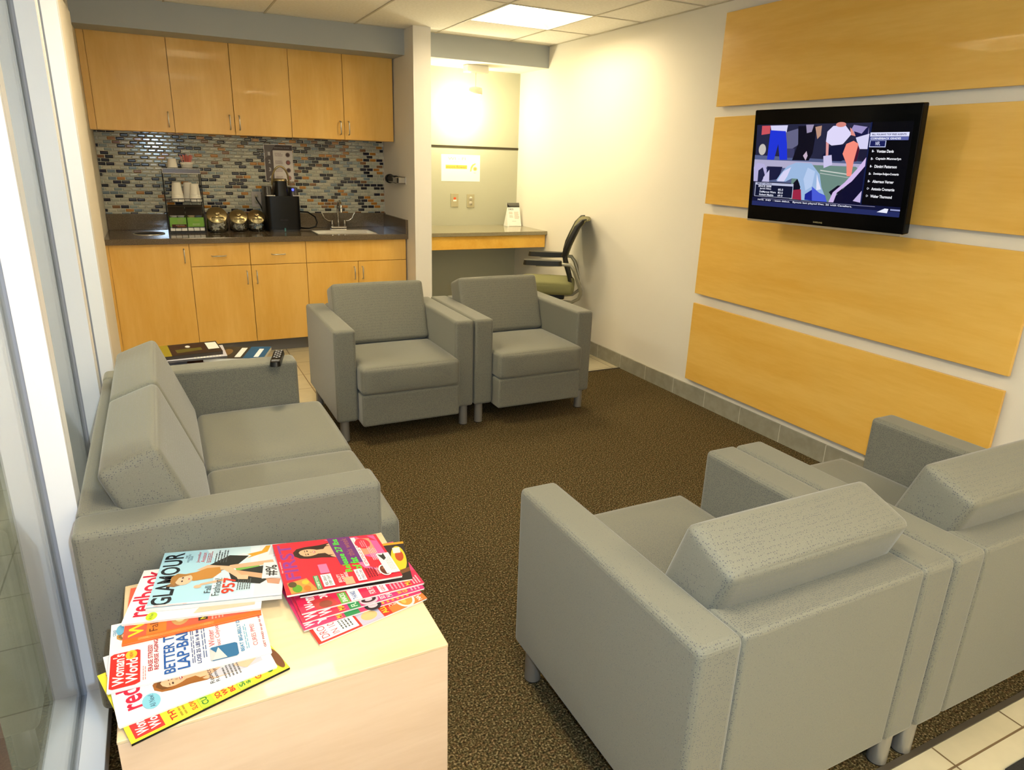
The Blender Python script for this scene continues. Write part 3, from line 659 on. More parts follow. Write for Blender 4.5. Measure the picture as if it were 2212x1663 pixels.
# pendant
pd = thing('pendant_lamp', 'small pendant spot hanging from a white canopy in the alcove, switched on', 'lamp', (2.78, .25, ZS))
G().box(-.095, .095, -.05, .05, -.055, -.0005).build('canopy', mat('fixture_white'), pd, bevel=.006, seg=3)
G().tube([(0,0,-.055), (0,0,-.165)], .003, 8).build('stem', mat('stem_white', (226,216,190), .5), pd)
G().lathe([(.0,-.160),(.030,-.163),(.052,-.17),(.055,-.185),(.055,-.215),(.045,-.222),(.03,-.222)], n=28).build('lamp_head', mat('stem_white'), pd)
G().lathe([(.0,-.2225),(.026,-.2225),(.030,-.240),(.034,-.262),(.020,-.275),(0,-.278)], n=24).build('bulb', mat('lit_bulb', (255,255,255), .5, emit=(255,238,180), es=60), pd)
light('pendant_light', 'POINT', (2.74, .27, ZS-.335), PENDANT, (1, .90, .62), .03)
# wifi note
nt_ = thing('paper_note', 'white paper note reading WI-FI taped to the alcove wall', 'note', (2.575, .5045, 1.27))
box('sheet', PAPER, 0, .368, -.001, 0, 0, .224, nt_)
A = Art((0, -.001, 0), (.368, -.001, 0), (.368, -.001, .224), (0, -.001, .224))
A.text('WI - FI', .17, .80, .62, .90, (196,190,160)).text('password', .29, .715, .45, .74, (170,166,140))
A.rect(.11, .47, .66, .61, (236,214,96)).text('moon flower', .13, .49, .64, .59, (150,140,96), 0)
A.poly([(.74,.38),(.77,.38),(.79,.5),(.83,.60),(.90,.68),(.86,.69),(.79,.63),(.755,.54)], (240,220,120)).ell(.87, .48, .055, .08, (240,226,150)).ell(.87, .48, .03, .045, (214,190,110))
A.text('M.F.', .84, .30, .90, .35, (130,126,110)).build('writing', nt_)
# brochure holder on desk
bh = thing('brochure_stand', 'slanted white brochure stand at the right end of the alcove desk', 'leaflet stand', (3.225, .38, ZDK), .0)
tl_ = .055
g = G(); g.add([(-.065,-.03,0), (.075,-.03,0), (.065,.005,.155), (-.06,.005,.155), (-.065,.055,0), (.075,.055,0)], [(0,1,2,3), (0,3,4), (1,5,2), (3,2,5,4), (0,4,5,1)])
g.build('holder', mat('frosted_acrylic', (240,240,232), .15), bh)
g = G(); P0, P1, P2, P3 = (-.052,-.033,.004), (.072,-.033,.004), (.062,.008,.205), (-.062,.008,.205)
g.add([P0, P1, P2, P3]+[(p[0], p[1]+.004, p[2]) for p in (P0, P1, P2, P3)], [(0,1,2,3), (4,7,6,5), (0,4,5,1), (3,2,6,7), (0,3,7,4), (1,5,6,2)]); g.build('leaflet', PAPER, bh)
A = Art(P0, P1, P2, P3); A.rect(0, .80, 1, 1, (120,118,110)).poly([(0,.8),(.3,.8),(.1,.92),(0,.95)], (40,40,40)).rect(.2, .82, 1, .87, (70,68,60))
A.text('CHECK', .06, .68, .50, .76, (70,80,110), 1).lines(.08, .5, .44, .62, (190,180,150), 3).lines(.52, .3, .92, .62, (190,180,150), 8).lines(.1, .36, .44, .46, (190,180,150), 2).text('thank you', .3, .18, .62, .22, (120,120,110)).build('print', bh)

# ------------------------------------------------------------------ television
GB = mat('gloss_black', (3,3,4), .12, spec=.12)
tv = thing('television', 'black flat television tilted out from the maple wall panels', 'television', (3.091, -3.049, 1.477))
tyaw, ttil = .108, .087
nn = Vector((-math.cos(tyaw)*math.cos(ttil), -math.sin(tyaw)*math.cos(ttil), -math.sin(ttil)))
tr_ = Vector((math.sin(tyaw), -math.cos(tyaw), 0)); tu = tr_.cross(nn)*-1
if tu.z < 0: tu = -tu
Mt = Matrix((tr_, tu, nn)).transposed().to_4x4()     # local: x right, y up, z out of the screen
tv.matrix_world = Matrix.Translation((3.091, -3.049, 1.477)) @ Mt
W_, H_ = .82, .525
G().box(-W_/2, W_/2, -H_/2, H_/2, -.045, 0).build('housing', mat('gloss_black', (8,8,9), .08, coat=.5), tv, bevel=.006, seg=3)
G().box(-W_/2+.03, W_/2-.03, -H_/2+.03, H_/2-.03, -.085, -.045).build('rear_cover', BLACKP, tv, bevel=.02, seg=2)
G().box(-W_/2+.004, W_/2-.012, -H_/2-.008, -H_/2+.002, -.03, .001).build('silver_trim', STEEL, tv)
g = G().box(-.07, .07, -.07, .07, -.10, -.085); g.tube([(0,0,-.10), (.0,.0,-.16)], .022, 12); g.build('wall_mount', BLACKP, tv)
box('wall_bracket', BLACKP, -.09, .09, -.09, .09, -.188, -.160, tv)
e = lambda c: glow(c, .6)
A = Art((-W_/2, -H_/2, 0), (W_/2, -H_/2, 0), (W_/2, H_/2, 0), (-W_/2, H_/2, 0), mk=e, base=.0004)
A.rect(.024, .136, .967, .868, (4,4,10))
A.poly([(.024,.869),(.744,.864),(.747,.215),(.032,.225)], (34,36,62))
A.poly([(.024,.60),(.745,.56),(.745,.36),(.03,.36)], (84,94,132))        # sideline
A.poly([(.024,.56),(.745,.54),(.745,.49),(.024,.49)], (170,166,196))
A.poly([(.30,.525),(.69,.519),(.74,.47),(.56,.215),(.30,.215)], (104,132,124)).poly([(.48,.485),(.68,.455),(.68,.445),(.48,.475)], (190,196,190)).poly([(.48,.46),(.66,.43),(.66,.425),(.48,.452)], (170,180,176))
A.poly([(.06,.86),(.12,.86),(.12,.79),(.06,.78)], (196,80,90)).ell(.075, .65, .026, .05, (190,184,176)).poly([(.23,.80),(.31,.83),(.33,.70),(.24,.62)], (96,96,128)).rect(.24, .58, .30, .66, (60,60,96))
A.poly([(.12,.86),(.24,.86),(.235,.80),(.13,.81)], (206,204,236)).poly([(.123,.82),(.229,.81),(.245,.70),(.257,.563),(.205,.56),(.185,.70),(.165,.56),(.115,.56)], (28,50,206))
A.poly([(.31,.85),(.43,.85),(.42,.62),(.40,.56),(.29,.56),(.32,.70)], (10,10,26)).poly([(.36,.86),(.41,.86),(.40,.80),(.37,.79)], (150,140,170)).poly([(.42,.84),(.46,.85),(.46,.77),(.44,.74)], (180,140,120))
A.poly([(.36,.60),(.38,.64),(.39,.60),(.38,.56)], (190,170,190))
A.poly([(.53,.68),(.64,.70),(.66,.60),(.60,.56),(.50,.56),(.48,.60)], (14,18,52)).poly([(.498,.80),(.53,.845),(.60,.85),(.644,.78),(.60,.70),(.587,.695),(.533,.687),(.496,.718)], (214,208,240)).ell(.575, .855, .03, .02, (206,130,120))
A.poly([(.497,.72),(.515,.70),(.52,.60),(.505,.60)], (214,150,150)).poly([(.49,.60),(.54,.61),(.55,.53),(.50,.50)], (196,190,226)).poly([(.63,.83),(.66,.80),(.67,.76),(.64,.77)], (214,140,130))
A.poly([(.65,.85),(.735,.83),(.74,.76),(.66,.78),(.64,.82)], (150,140,190)).poly([(.655,.80),(.70,.78),(.72,.82),(.735,.84),(.735,.74),(.68,.72)], (20,22,66)).poly([(.67,.75),(.745,.78),(.745,.62),(.70,.65)], (206,204,236)).poly([(.68,.72),(.70,.66),(.69,.56),(.665,.56)], (70,16,44))
A.poly([(.62,.70),(.66,.725),(.69,.70),(.675,.56),(.672,.44),(.645,.44),(.635,.54),(.605,.62)], (238,136,120)).poly([(.745,.66),(.745,.56),(.70,.58),(.70,.66)], (26,26,52))
A.poly([(.024,.49),(.05,.53),(.10,.52),(.12,.47),(.12,.36),(.03,.36)], (176,170,210)).poly([(.06,.46),(.09,.49),(.11,.42),(.09,.36),(.06,.36)], (30,34,66)).poly([(.12,.50),(.23,.50),(.21,.39),(.13,.37)], (24,26,60)).poly([(.10,.40),(.14,.47),(.145,.36),(.10,.36)], (190,186,220))
A.poly([(.194,.377),(.218,.43),(.262,.506),(.322,.541),(.42,.537),(.481,.446),(.50,.34),(.53,.26),(.53,.215),(.38,.215),(.357,.36),(.34,.40),(.302,.401),(.26,.37)], (150,178,216)).poly([(.20,.37),(.24,.46),(.29,.50),(.27,.42),(.25,.37)], (206,204,236)).poly([(.40,.50),(.45,.47),(.44,.34),(.40,.30),(.38,.40)], (176,196,230)).poly([(.315,.36),(.34,.40),(.365,.33),(.36,.27),(.32,.28)], (12,12,30)).poly([(.32,.30),(.37,.31),(.38,.215),(.31,.22)], (150,36,66))
A.poly([(.40,.27),(.44,.31),(.47,.29),(.46,.215),(.40,.22)], (24,34,140)).poly([(.44,.34),(.49,.29),(.53,.27),(.545,.215),(.45,.215)], (70,88,206)).poly([(.463,.45),(.475,.40),(.50,.32),(.47,.31)], (216,218,240))
A.poly([(.749,.57),(.748,.215),(.56,.215),(.60,.28),(.70,.44)], (10,10,42)).poly([(.55,.30),(.60,.36),(.64,.36),(.62,.30),(.57,.27)], (14,14,34)).poly([(.746,.60),(.746,.53),(.68,.40),(.60,.30),(.585,.215),(.555,.215),(.575,.30),(.64,.39),(.70,.50)], (204,180,226)).poly([(.70,.24),(.745,.33),(.745,.23)], (190,176,220))
A.rect(.744, .213, .752, .868, (18,28,70))
A.rect(.046, .222, .318, .352, (180,184,210)).rect(.050, .226, .314, .330, (14,20,48)).text('MOST SACKS', .062, .335, .165, .350, (40,44,70), 1).text('SINCE 2008', .070, .310, .165, .328, (226,228,244), 1)
for k, (n_, v_) in enumerate((('Jared Allen', '85.5'), ('DeMarcus Ware', '83.5'), ('Robert Mathis', '69.0'))):
    y = .286-.027*k; A.text(n_, .082, y, .165+(.035 if k == 1 else .02 if k == 2 else 0), y+.018, (226,228,244), 1).text(v_, .215, y, .250, y+.018, (226,228,244), 1)
A.rect(.032, .136, .967, .178, (34,42,92)).rect(.032, .178, .967, .216, (16,20,54)).rect(.10, .205, .83, .207, (190,186,220))
A.text('NYK  IND  - team debut.   Bynum last played Dec. 26 with Cavaliers.', .075, .181, .70, .200, (226,228,244), 1)
A.poly([(.844,.165),(.885,.198),(.905,.196),(.90,.162)], (226,228,244)).rect(.915, .185, .967, .197, (150,156,200))
A.rect(.75, .757, .954, .789, (214,216,244)).text("BILL POLIAN'S TOP FREE AGENTS", .76, .766, .94, .780, (30,34,80), 1).rect(.75, .729, .954, .755, (90,98,160)).text('CORNERBACK GRADES', .756, .734, .915, .750, (236,238,250), 1)
A.rect(.752, .675, .841, .727, (190,196,230)).rect(.756, .681, .837, .725, (24,30,84)).text('NFL', .785, .69, .81, .718, (206,210,236), 1)
for k, (g_, n_, x1_) in enumerate((('B-', 'Vontae Davis', .888), ('B-', 'Captain Munnerlyn', .932), ('B-', 'Dimitri Patterson', .916), ('B-', 'Dominique Rodgers-Cromartie', .932), ('B-', 'Alterraun Verner', .912), ('C+', 'Antonio Cromartie', .922), ('C+', 'Walter Thurmond', .914))):
    y = .636-.0592*k; A.text(g_, .772, y, .784, y+.018, (236,238,250), 1).text(n_, .797, y-.003, x1_, y+.02, (246,246,252), 1)
A.build('screen', tv)
A = Art((-.03, -.252, 0), (.03, -.252, 0), (.03, -.240, 0), (-.03, -.240, 0), mk=lambda c: mat('tv_badge', (170,160,120), .4)); A.text('SAMSUNG', .1, .2, .9, .8, (1,1,1), 1); A.build('badge', tv)

# ------------------------------------------------------------------ seating
LEGM = mat('satin_leg_metal', (156,154,148), .35, metal=.6); FOOTM = mat('black_foot', (20,20,20), .5)
def seating(name, label, cat, W, nseat, loc, rz, group):
    t = thing(name, label, cat, loc, rz, group)
    D = .73; aw = .113; H = .62; hw_ = W/2
    for s_ in (-1, 1):
        x0, x1 = (-hw_, -hw_+aw) if s_ < 0 else (hw_-aw, hw_)
        o = G().box(x0, x1, 0, D, .12, H).build('arm', FAB, t, bevel=.017, seg=4, smooth_all=False)
    iw = W-2*aw
    G().box(-iw/2-.001, iw/2+.001, D-.112, D-.002, .122, H-.002).build('back_frame', FAB, t, bevel=.012, seg=4)
    G().box(-iw/2+.003, iw/2-.003, -.075, D-.112, .108, .283).build('seat_base', FAB, t, bevel=.013, seg=3)
    cw = iw/nseat
    c1 = cushion(cw-.006, .50, .146, .020, .010, 18)
    c2 = cushion(cw-.004, .15, .345, .017, .009, 18)
    for k in range(nseat):
        cx = -iw/2+cw*(k+.5)
        g = G(); g.v = [v+Vector((cx, .165, .357)) for v in c1.v]; g.f = [list(f) for f in c1.f]; g.m = c1.m[:]; g.sm = c1.sm[:]
        g.build('seat_cushion', FAB, t)
        R = Matrix.Translation((cx, .545, .575)) @ Matrix.Rotation(math.radians(-20), 4, 'X')
        g = G(); g.v = [R @ v for v in c2.v]; g.f = [list(f) for f in c2.f]; g.m = c2.m[:]; g.sm = c2.sm[:]
        g.build('back_cushion', FAB, t)
    for x in (-hw_+.045, hw_-.045):
        for y in (.045, D-.045):
            l = G().cyl((x, y, .004), .024, .117, 28).build('leg', LEGM, t)
            G().cyl((x, y, 0), .023, .005, 24).build('foot', FOOTM, l)
    return t
gr = 'grey patterned lounge chairs'
seating('armchair', 'grey armchair facing the camera in front of the base cabinets, left of its twin', 'armchair', .775, 1, (1.433, -1.975, 0), 0, gr)
seating('armchair', 'grey armchair facing the camera in front of the alcove desk chair', 'armchair', .775, 1, (2.214, -1.975, 0), 0, gr)
seating('armchair', 'grey armchair seen from behind in the foreground, nearest the magazine table', 'armchair', .775, 1, (1.5115, -3.875, 0), math.pi, gr)
seating('armchair', 'grey armchair seen from behind in the right corner, next to the wall panels', 'armchair', .775, 1, (2.2895, -3.878, 0), math.pi, gr)
seating('loveseat', 'grey two-seat sofa with its back against the glass wall', 'sofa', 1.385, 2, (.79, -3.0075, 0), math.pi/2, 'grey patterned sofa')

# side tables
def side_table(label, loc, w_=.61, d=.495, h=.5):
    t = thing('side_table', label, 'table', loc, group='maple side tables')
    G().box(-w_/2, w_/2, -d/2, d/2, h-.008, h).build('table_top', TABLE_M, t, bevel=.002, seg=3)
    m2 = wood('pale_maple_flash_tint', (216,188,160), (204,174,144), (1.3, 1.3, 9), rough=.45)  # sides tinted pinker and less yellow: the flash's light put into the colour
    g = G(); p = .018; a, b = w_/2-.0008, d/2-.0008
    g.box(-a, a, -b, -b+p, .012, h-.008)
    g.build('front_panel', m2, t, bevel=.001)
    G().box(-a, a, b-p, b, .012, h-.008).build('back_panel', m2, t)
    G().box(-a, -a+p, -b+p, b-p, .012, h-.008).build('side_panel', m2, t); G().box(a-p, a, -b+p, b-p, .012, h-.008).build('side_panel', m2, t)
    for x in (-a+.03, a-.03):
        for y in (-b+.03, b-.03): G().cyl((x, y, 0), .015, .012, 16).build('glide', FOOTM, t)
    return t
side_table('pale maple cube table in the foreground covered with magazines', (.463, -4.005, 0))
side_table('maple side table at the far end of the sofa, mostly hidden by its arm', (.44, -2.03, 0), w_=.56, d=.48)

# ------------------------------------------------------------------ magazines
def magazine(label, TLc, TRc, BRc, BLc, z, th, art, group, base=(236,236,232), spine=None, pages=(226,222,214), lift=None, name='magazine'):
    """corner names are as seen; the cover reads from the BL-BR edge (its spine) towards TL-TR"""
    cx = sum(p[0] for p in (TLc, TRc, BRc, BLc))/4; cy = sum(p[1] for p in (TLc, TRc, BRc, BLc))/4
    t = thing(name, label, 'magazine', (cx, cy, z-th), group=group)
    q = [Vector((p[0]-cx, p[1]-cy, 0)) for p in (BRc, TRc, TLc, BLc)]     # reading frame: left-bottom, right-bottom, right-top, left-top
    zt = th
    L = lift or (lambda a, b: 0)
    n = 8
    def P(a, b, zz): p = q[0]*(1-a)*(1-b)+q[1]*a*(1-b)+q[2]*a*b+q[3]*(1-a)*b; return Vector((p.x, p.y, zz+L(a, b)))
    def slab(g, z0, z1, ins, mi, follow=1):
        top = [P(ins+(1-2*ins)*i/n, ins+(1-2*ins)*j/n, z1) for j in range(n+1) for i in range(n+1)]
        bot = [v+Vector((0, 0, z0-z1)) for v in top]; N = (n+1)**2
        fs = [(j*(n+1)+i, j*(n+1)+i+1, (j+1)*(n+1)+i+1, (j+1)*(n+1)+i) for j in range(n) for i in range(n)]
        fs += [tuple(N+k for k in f[::-1]) for f in fs]
        ring = [i for i in range(n+1)]+[j*(n+1)+n for j in range(1, n+1)]+[n*(n+1)+i for i in range(n-1, -1, -1)]+[j*(n+1) for j in range(n-1, 0, -1)]
        fs += [(ring[k], N+ring[k], N+ring[(k+1) % len(ring)], ring[(k+1) % len(ring)]) for k in range(len(ring))]
        g.add(top+bot, fs, mi)
    g = G(); slab(g, .0004, zt-.0003, .004, 0); g.build('pages', mat('pages_%02x%02x%02x' % pages, pages, .7), t)
    A = Art(*[(p.x, p.y, zt) for p in q], nrm=(0, 0, 1), lift=L)
    slab(A.g, zt-.0003, zt, 0, A.mi(base)); art(A)
    if spine:
        a0 = P(0, 0, zt+.0002); a1 = P(0, 1, zt+.0002); nrm = (a1-a0).cross(Vector((0, 0, 1))).normalized()
        if nrm.dot(P(1, .5, 0)-P(0, .5, 0)) > 0: nrm = -nrm
        A.g.add([a0+nrm*.0004, a1+nrm*.0004, a1+nrm*.0004-Vector((0,0,th-.0004)), a0+nrm*.0004-Vector((0,0,th-.0004))], [(0,1,2,3)], A.mi(spine))
    A.build('cover', t); return t
WH = (246,246,246)
def art_yellow(A):
    A.rect(0, 0, 1, 1, (240,226,60)).rect(.03, .80, .34, .97, (218,52,50)).text("Woman's", .05, .885, .33, .955, WH, 1, .01).text('World', .05, .815, .28, .875, WH, 1, .01)
    A.woman(.62, .72, .075, (120,72,34), (232,190,150), (70,110,70))
    A.text('THYROID', .04, .72, .40, .76, (214,44,40), 1).lines(.04, .66, .36, .71, (180,150,40), 2).text('SLOWS AGING', .04, .60, .36, .635, (226,90,40), 1).rect(0, .50, .34, .585, (190,214,60)).text('CURE IN', .04, .53, .3, .57, (40,120,50), 1)
    A.text('SOAK TO', .04, .45, .3, .485, (214,44,40), 1).text('WOMEN', .04, .405, .3, .44, (214,44,40), 1).text('BODY', .04, .36, .25, .395, (214,44,40), 1).rect(0, .25, .34, .34, (200,220,70)).text('SAVE', .04, .295, .25, .33, (40,120,50), 1).text('$12,400', .04, .255, .3, .285, (40,120,50), 1)
    A.text('GET FIT', .04, .18, .3, .22, (226,90,40), 1).text('CM', .05, .09, .22, .14, (40,120,50), 1).ell(.2, .03, .17, .03, (120,70,40)).text('NEWS', .70, .92, .96, .955, (214,70,40), 1).rect(.62, .03, .95, .13, (230,190,50))
def art_red1(A):
    A.rect(0, 0, 1, 1, (248,247,248)).poly([(.2,1),(1,1),(1,.30),(.45,.40)], (226,228,240)).text('redbook', .15, .83, .93, .975, (214,30,66), 1)
    A.woman(.33, .63, .088, (160,96,36), (236,186,146), (206,204,214)).poly([(.30,.30),(.62,.34),(.66,.10),(.36,.08)], (60,160,76)).poly([(.24,.33),(.66,.38),(.62,.27),(.30,.25)], (226,222,220)).poly([(.14,.18),(.24,.26),(.34,.12),(.24,.08)], (236,196,160))
    A.ell(.17, .79, .10, .055, (136,204,226)).text('All New!', .09, .77, .25, .805, (30,50,90), 0).text('Rebecca', .10, .40, .34, .432, (60,56,56)).text('Romijn', .10, .36, .30, .392, (60,56,56)).lines(.10, .22, .30, .34, (120,116,116), 5)
def art_ww(A):
    A.rect(0, 0, 1, 1, (248,246,246)).woman(.78, .88, .055, (196,140,70), (236,190,150), (240,90,40)).poly([(.60,.66),(1,.66),(1,.44),(.72,.42)], (236,96,46)).poly([(.74,.42),(1,.44),(1,.30),(.80,.34)], (226,176,140))
    A.poly([(.03,.84),(.05,.81),(.5,.81),(.52,.83),(.52,.97),(.50,.99),(.05,.99),(.03,.97)], (226,40,34)).text("Woman's", .06, .905, .50, .975, WH, 1, .01).text('World', .06, .825, .40, .895, WH, 1, .01).ell(.46, .865, .065, .035, (246,196,50)).text('NEW', .42, .855, .50, .875, (200,60,30), 1)
    A.text('COLD', .80, .965, .90, .985, (70,150,200), 1).ell(.88, .94, .08, .025, (110,180,216)).text('ERASE STRESS!', .16, .735, .54, .765, (190,54,60), 1).text('REVERSE AGING!', .16, .70, .62, .728, (190,54,60), 1).lines(.06, .775, .30, .80, (226,150,150), 2)
    A.text('BETTER THAN', .06, .60, .88, .67, (30,90,170), 1).text('LAP-BAND!', .08, .51, .86, .59, (30,90,170), 1).lines(.12, .475, .66, .50, (60,80,140), 2).text('LOSE 25 LBS in 8 weeks!', .10, .44, .72, .467, (30,60,130), 1).lines(.16, .40, .7, .43, (90,110,160), 2)
    A.text('Winter', .30, .345, .56, .385, (214,70,80)).text('foot Calyoo!', .27, .30, .62, .338, (214,70,80)).poly([(.08,.22),(.08,.37),(.10,.385),(.26,.385),(.28,.37),(.28,.22),(.26,.205),(.10,.205)], (40,110,160)).poly([(.09,.30),(.27,.385),(.09,.385)], (206,206,206)).poly([(.09,.28),(.26,.33),(.09,.37)], (226,222,216))
    A.text('BEAT BIG-BELLY DISEASE', .12, .165, .78, .19, (50,140,190), 1).lines(.14, .13, .6, .155, (110,180,210), 2).text('CURES PMS!', .16, .075, .5, .105, (214,70,80)).text('GET PAID to go to the movies', .10, .02, .82, .04, (190,70,60), 1)
    A.poly([(.68,.28),(1,.40),(1,.10),(.80,.06)], (210,50,44)).lines(.80, .20, .96, .30, WH, 2).ell(.86, .12, .10, .05, (248,248,248)).ell(.80, .13, .02, .02, (30,30,30)).ell(.93, .10, .03, .02, (30,30,30))
def art_orange(A):
    A.rect(0, 0, 1, 1, (232,92,66)).rect(0, 0, .08, 1, (240,110,30)).text("Woman's", .10, .86, .95, .97, (250,220,40), 1).text('WOMANS DAY  YOUR COMFORT FOOD ISSUE', .02, .35, .06, .9, (250,200,120)) 
    A.rect(.08, .70, .60, .84, (236,124,40)).text('Fall com', .12, .76, .56, .82, (90,40,20)).ell(.3, .60, .18, .075, (200,150,90)).ell(.3, .60, .12, .05, (236,210,160)).text('54', .60, .60, .85, .70, (250,220,40), 1).rect(.12, .40, .46, .47, (60,40,30)).text('NUMBER', .14, .415, .44, .455, (250,220,40), 1).lines(.1, .28, .5, .38, (250,170,150), 4).lines(.2, .10, .55, .25, (252,214,200), 4).rect(.08, 0, .6, .08, (236,180,110))
def art_red2(A):
    A.rect(0, 0, 1, 1, (248,247,247)).text('redbook', .10, .83, .97, .985, (214,30,66), 1).woman(.34, .62, .07, (170,124,70), (238,200,168), (70,150,60)).poly([(.10,.40),(.34,.44),(.36,.10),(.14,.08)], (110,180,60)).poly([(.05,.50),(.16,.46),(.18,.05),(.08,.05)], (240,206,176)).ell(.08, .80, .07, .04, (206,226,40)).text('All New!', .03, .79, .13, .815, (60,110,40))
def art_glam(A):
    A.rect(0, 0, 1, 1, (226,240,248)).rect(0, .55, 1, 1, (176,220,240)).poly([(.0,.55),(.6,.50),(1,.66),(1,.30),(0,.22)], (206,232,244)).rect(0, 0, 1, .22, (226,230,238)).poly([(.44,.36),(.60,.40),(.62,.22),(.46,.14)], (120,180,80))
    A.text('GLAMOUR', .03, .83, .97, .98, (22,26,34), 1)
    A.poly([(.78,.14),(.98,.12),(.98,.02),(.80,.04)], (210,210,216)).poly([(.80,.40),(.88,.20),(.98,.17),(.98,.13),(.85,.15),(.72,.36)], (220,160,40)).poly([(.62,.60),(.70,.55),(.86,.35),(.80,.28),(.62,.40)], (238,236,240))
    # seated woman, dark dress
    A.poly([(.50,.60),(.66,.62),(.84,.46),(.80,.30),(.60,.40),(.56,.48)], (28,30,30)).poly([(.32,.40),(.50,.44),(.58,.16),(.34,.10),(.24,.18)], (30,34,34)).poly([(.56,.48),(.64,.44),(.68,.10),(.60,.08)], (226,176,140)).poly([(.46,.40),(.56,.44),(.40,.12),(.30,.10)], (220,168,130)).poly([(.24,.12),(.34,.14),(.30,.02),(.20,.03)], (206,150,120)).poly([(.60,.70),(.68,.62),(.62,.44),(.44,.34),(.38,.36),(.56,.48),(.56,.60)], (232,186,150)).poly([(.36,.36),(.44,.38),(.42,.28),(.34,.28)], (236,190,156))
    A.poly([(.46,.80),(.40,.70),(.42,.56),(.52,.50),(.62,.52),(.62,.62),(.56,.70),(.54,.78)], (196,136,60)).poly([(.44,.82),(.38,.88),(.34,.90),(.32,.84),(.36,.76)], (150,110,70)).ell(.44, .78, .10, .065, (236,196,164)).poly([(.52,.72),(.56,.84),(.50,.88),(.40,.88),(.34,.84),(.40,.84),(.48,.82)], (170,120,60)).poly([(.30,.66),(.34,.64),(.40,.44),(.36,.42)], (232,186,150)).ell(.29, .66, .03, .03, (232,186,150))
    for dx in (-.03, .03): A.ell(.44+dx, .79, .014, .008, (60,50,60))
    A.poly([(.42,.745),(.46,.745),(.44,.73)], (190,70,80))
    A.text('THE', .84, .80, .90, .815, (50,60,80)).text('HOLLYWOOD', .76, .778, .92, .795, (50,60,80)).text('ISSUE', .80, .756, .88, .774, (50,60,80)).text('Jennifer', .74, .69, .96, .72, (214,40,50)).text('Aniston', .74, .65, .93, .685, (214,40,50)).lines(.72, .60, .95, .64, (190,60,60), 3).lines(.70, .47, .95, .58, (70,74,80), 5)
    A.text('Fall', .16, .55, .28, .60, (60,66,60)).text('Fashion!', .10, .48, .40, .54, (60,66,60)).text('957', .12, .37, .40, .47, (226,56,30), 1).lines(.16, .25, .36, .36, (90,96,96), 6).rect(.32, .03, .62, .17, (232,232,236)).text('#%', .36, .05, .56, .15, (40,40,40), 1).text('Hillary', .74, .055, .94, .10, (190,40,60), 0).lines(.72, .01, .95, .05, (60,60,70), 3)
    A.rect(0, 0, .03, 1, (240,240,242)).text('GLAMOUR SEPTEMBER 2012', .004, .70, .02, .95, (200,120,130))
def art_first(A):
    A.rect(0, 0, 1, 1, (232,34,58), 6).poly([(.98,.03),(.98,.36),(.60,.30),(.34,.02)], (236,92,160)).poly([(.98,.20),(.98,.10),(.84,.03),(.90,.16)], (236,40,76)).poly([(.98,.52),(.98,.28),(.30,.24),(.06,.02),(.28,.28),(.94,.46)], (240,110,170))
    A.text('FIRST', .26, .84, .96, .965, (150,50,150), 1).text('for women', .40, .972, .62, .988, (250,200,210), 1)
    A.woman(.74, .70, .095, (58,28,18), (232,180,140), (226,150,120), tilt=.0)
    A.poly([(.40,.47),(1,.49),(1,.27),(.40,.26)], (110,44,120)).text('Release 27 lbs', .24, .395, .97, .455, (70,226,40), 1).text('of fat', .26, .30, .52, .375, (70,226,40), 1).text('this week', .56, .305, .97, .365, (170,110,90))
    A.rect(.30, .225, .96, .265, (248,246,246)).lines(.33, .232, .92, .258, (190,60,70), 2)
    A.ell(.80, .18, .12, .07, (226,44,70)).lines(.72, .15, .88, .21, (250,150,170), 3).lines(.40, .09, .72, .17, (250,190,214), 5)
    A.poly([(0,.96),(.20,.97),(.24,.80),(.0,.74)], (206,150,70)).ell(.08, .90, .07, .04, (96,160,40)).ell(.16, .93, .05, .035, (90,70,40)).ell(.06, .82, .05, .03, (230,120,40)).ell(.17, .82, .04, .03, (230,190,60)).rect(0, .70, .26, .745, (70,140,80)).text('5 COMFORT FOODS', .01, .71, .25, .735, (220,240,220), 1)
    A.rect(.03, .59, .26, .68, (248,248,248)).text('FEEL GREAT', .05, .64, .24, .665, (50,50,60), 1).text('EVERY DAY!', .05, .605, .24, .63, (50,50,60), 1).rect(.28, .59, .46, .67, (240,120,170)).text('BEAUTY', .06, .52, .22, .55, (252,220,226), 1).text('EVERY', .06, .485, .22, .512, (252,220,226), 1).text('CURES', .08, .45, .24, .477, (252,220,226), 1)
    A.rect(.0, .42, .14, .50, (226,180,140)).rect(.03, .31, .26, .385, (248,246,248)).text('ALL-NATURAL', .05, .355, .24, .375, (110,50,120), 1).text('STRESS CURES', .05, .32, .24, .342, (110,50,120), 1).lines(.06, .20, .26, .29, (120,20,40), 4).lines(.10, .17, .26, .2, (250,190,200), 2)
    A.ell(.16, .12, .115, .055, (244,240,240)).ell(.16, .12, .095, .042, (96,44,30)).ell(.12, .11, .02, .012, (190,60,50)).ell(.2, .13, .02, .012, (150,90,60)).rect(.08, .0, .52, .12, (246,244,240)).lines(.14, .015, .44, .07, (190,190,190), 4).poly([(.36,.08),(.50,.11),(.48,.07),(.52,.05),(.40,.05)], (40,40,36))
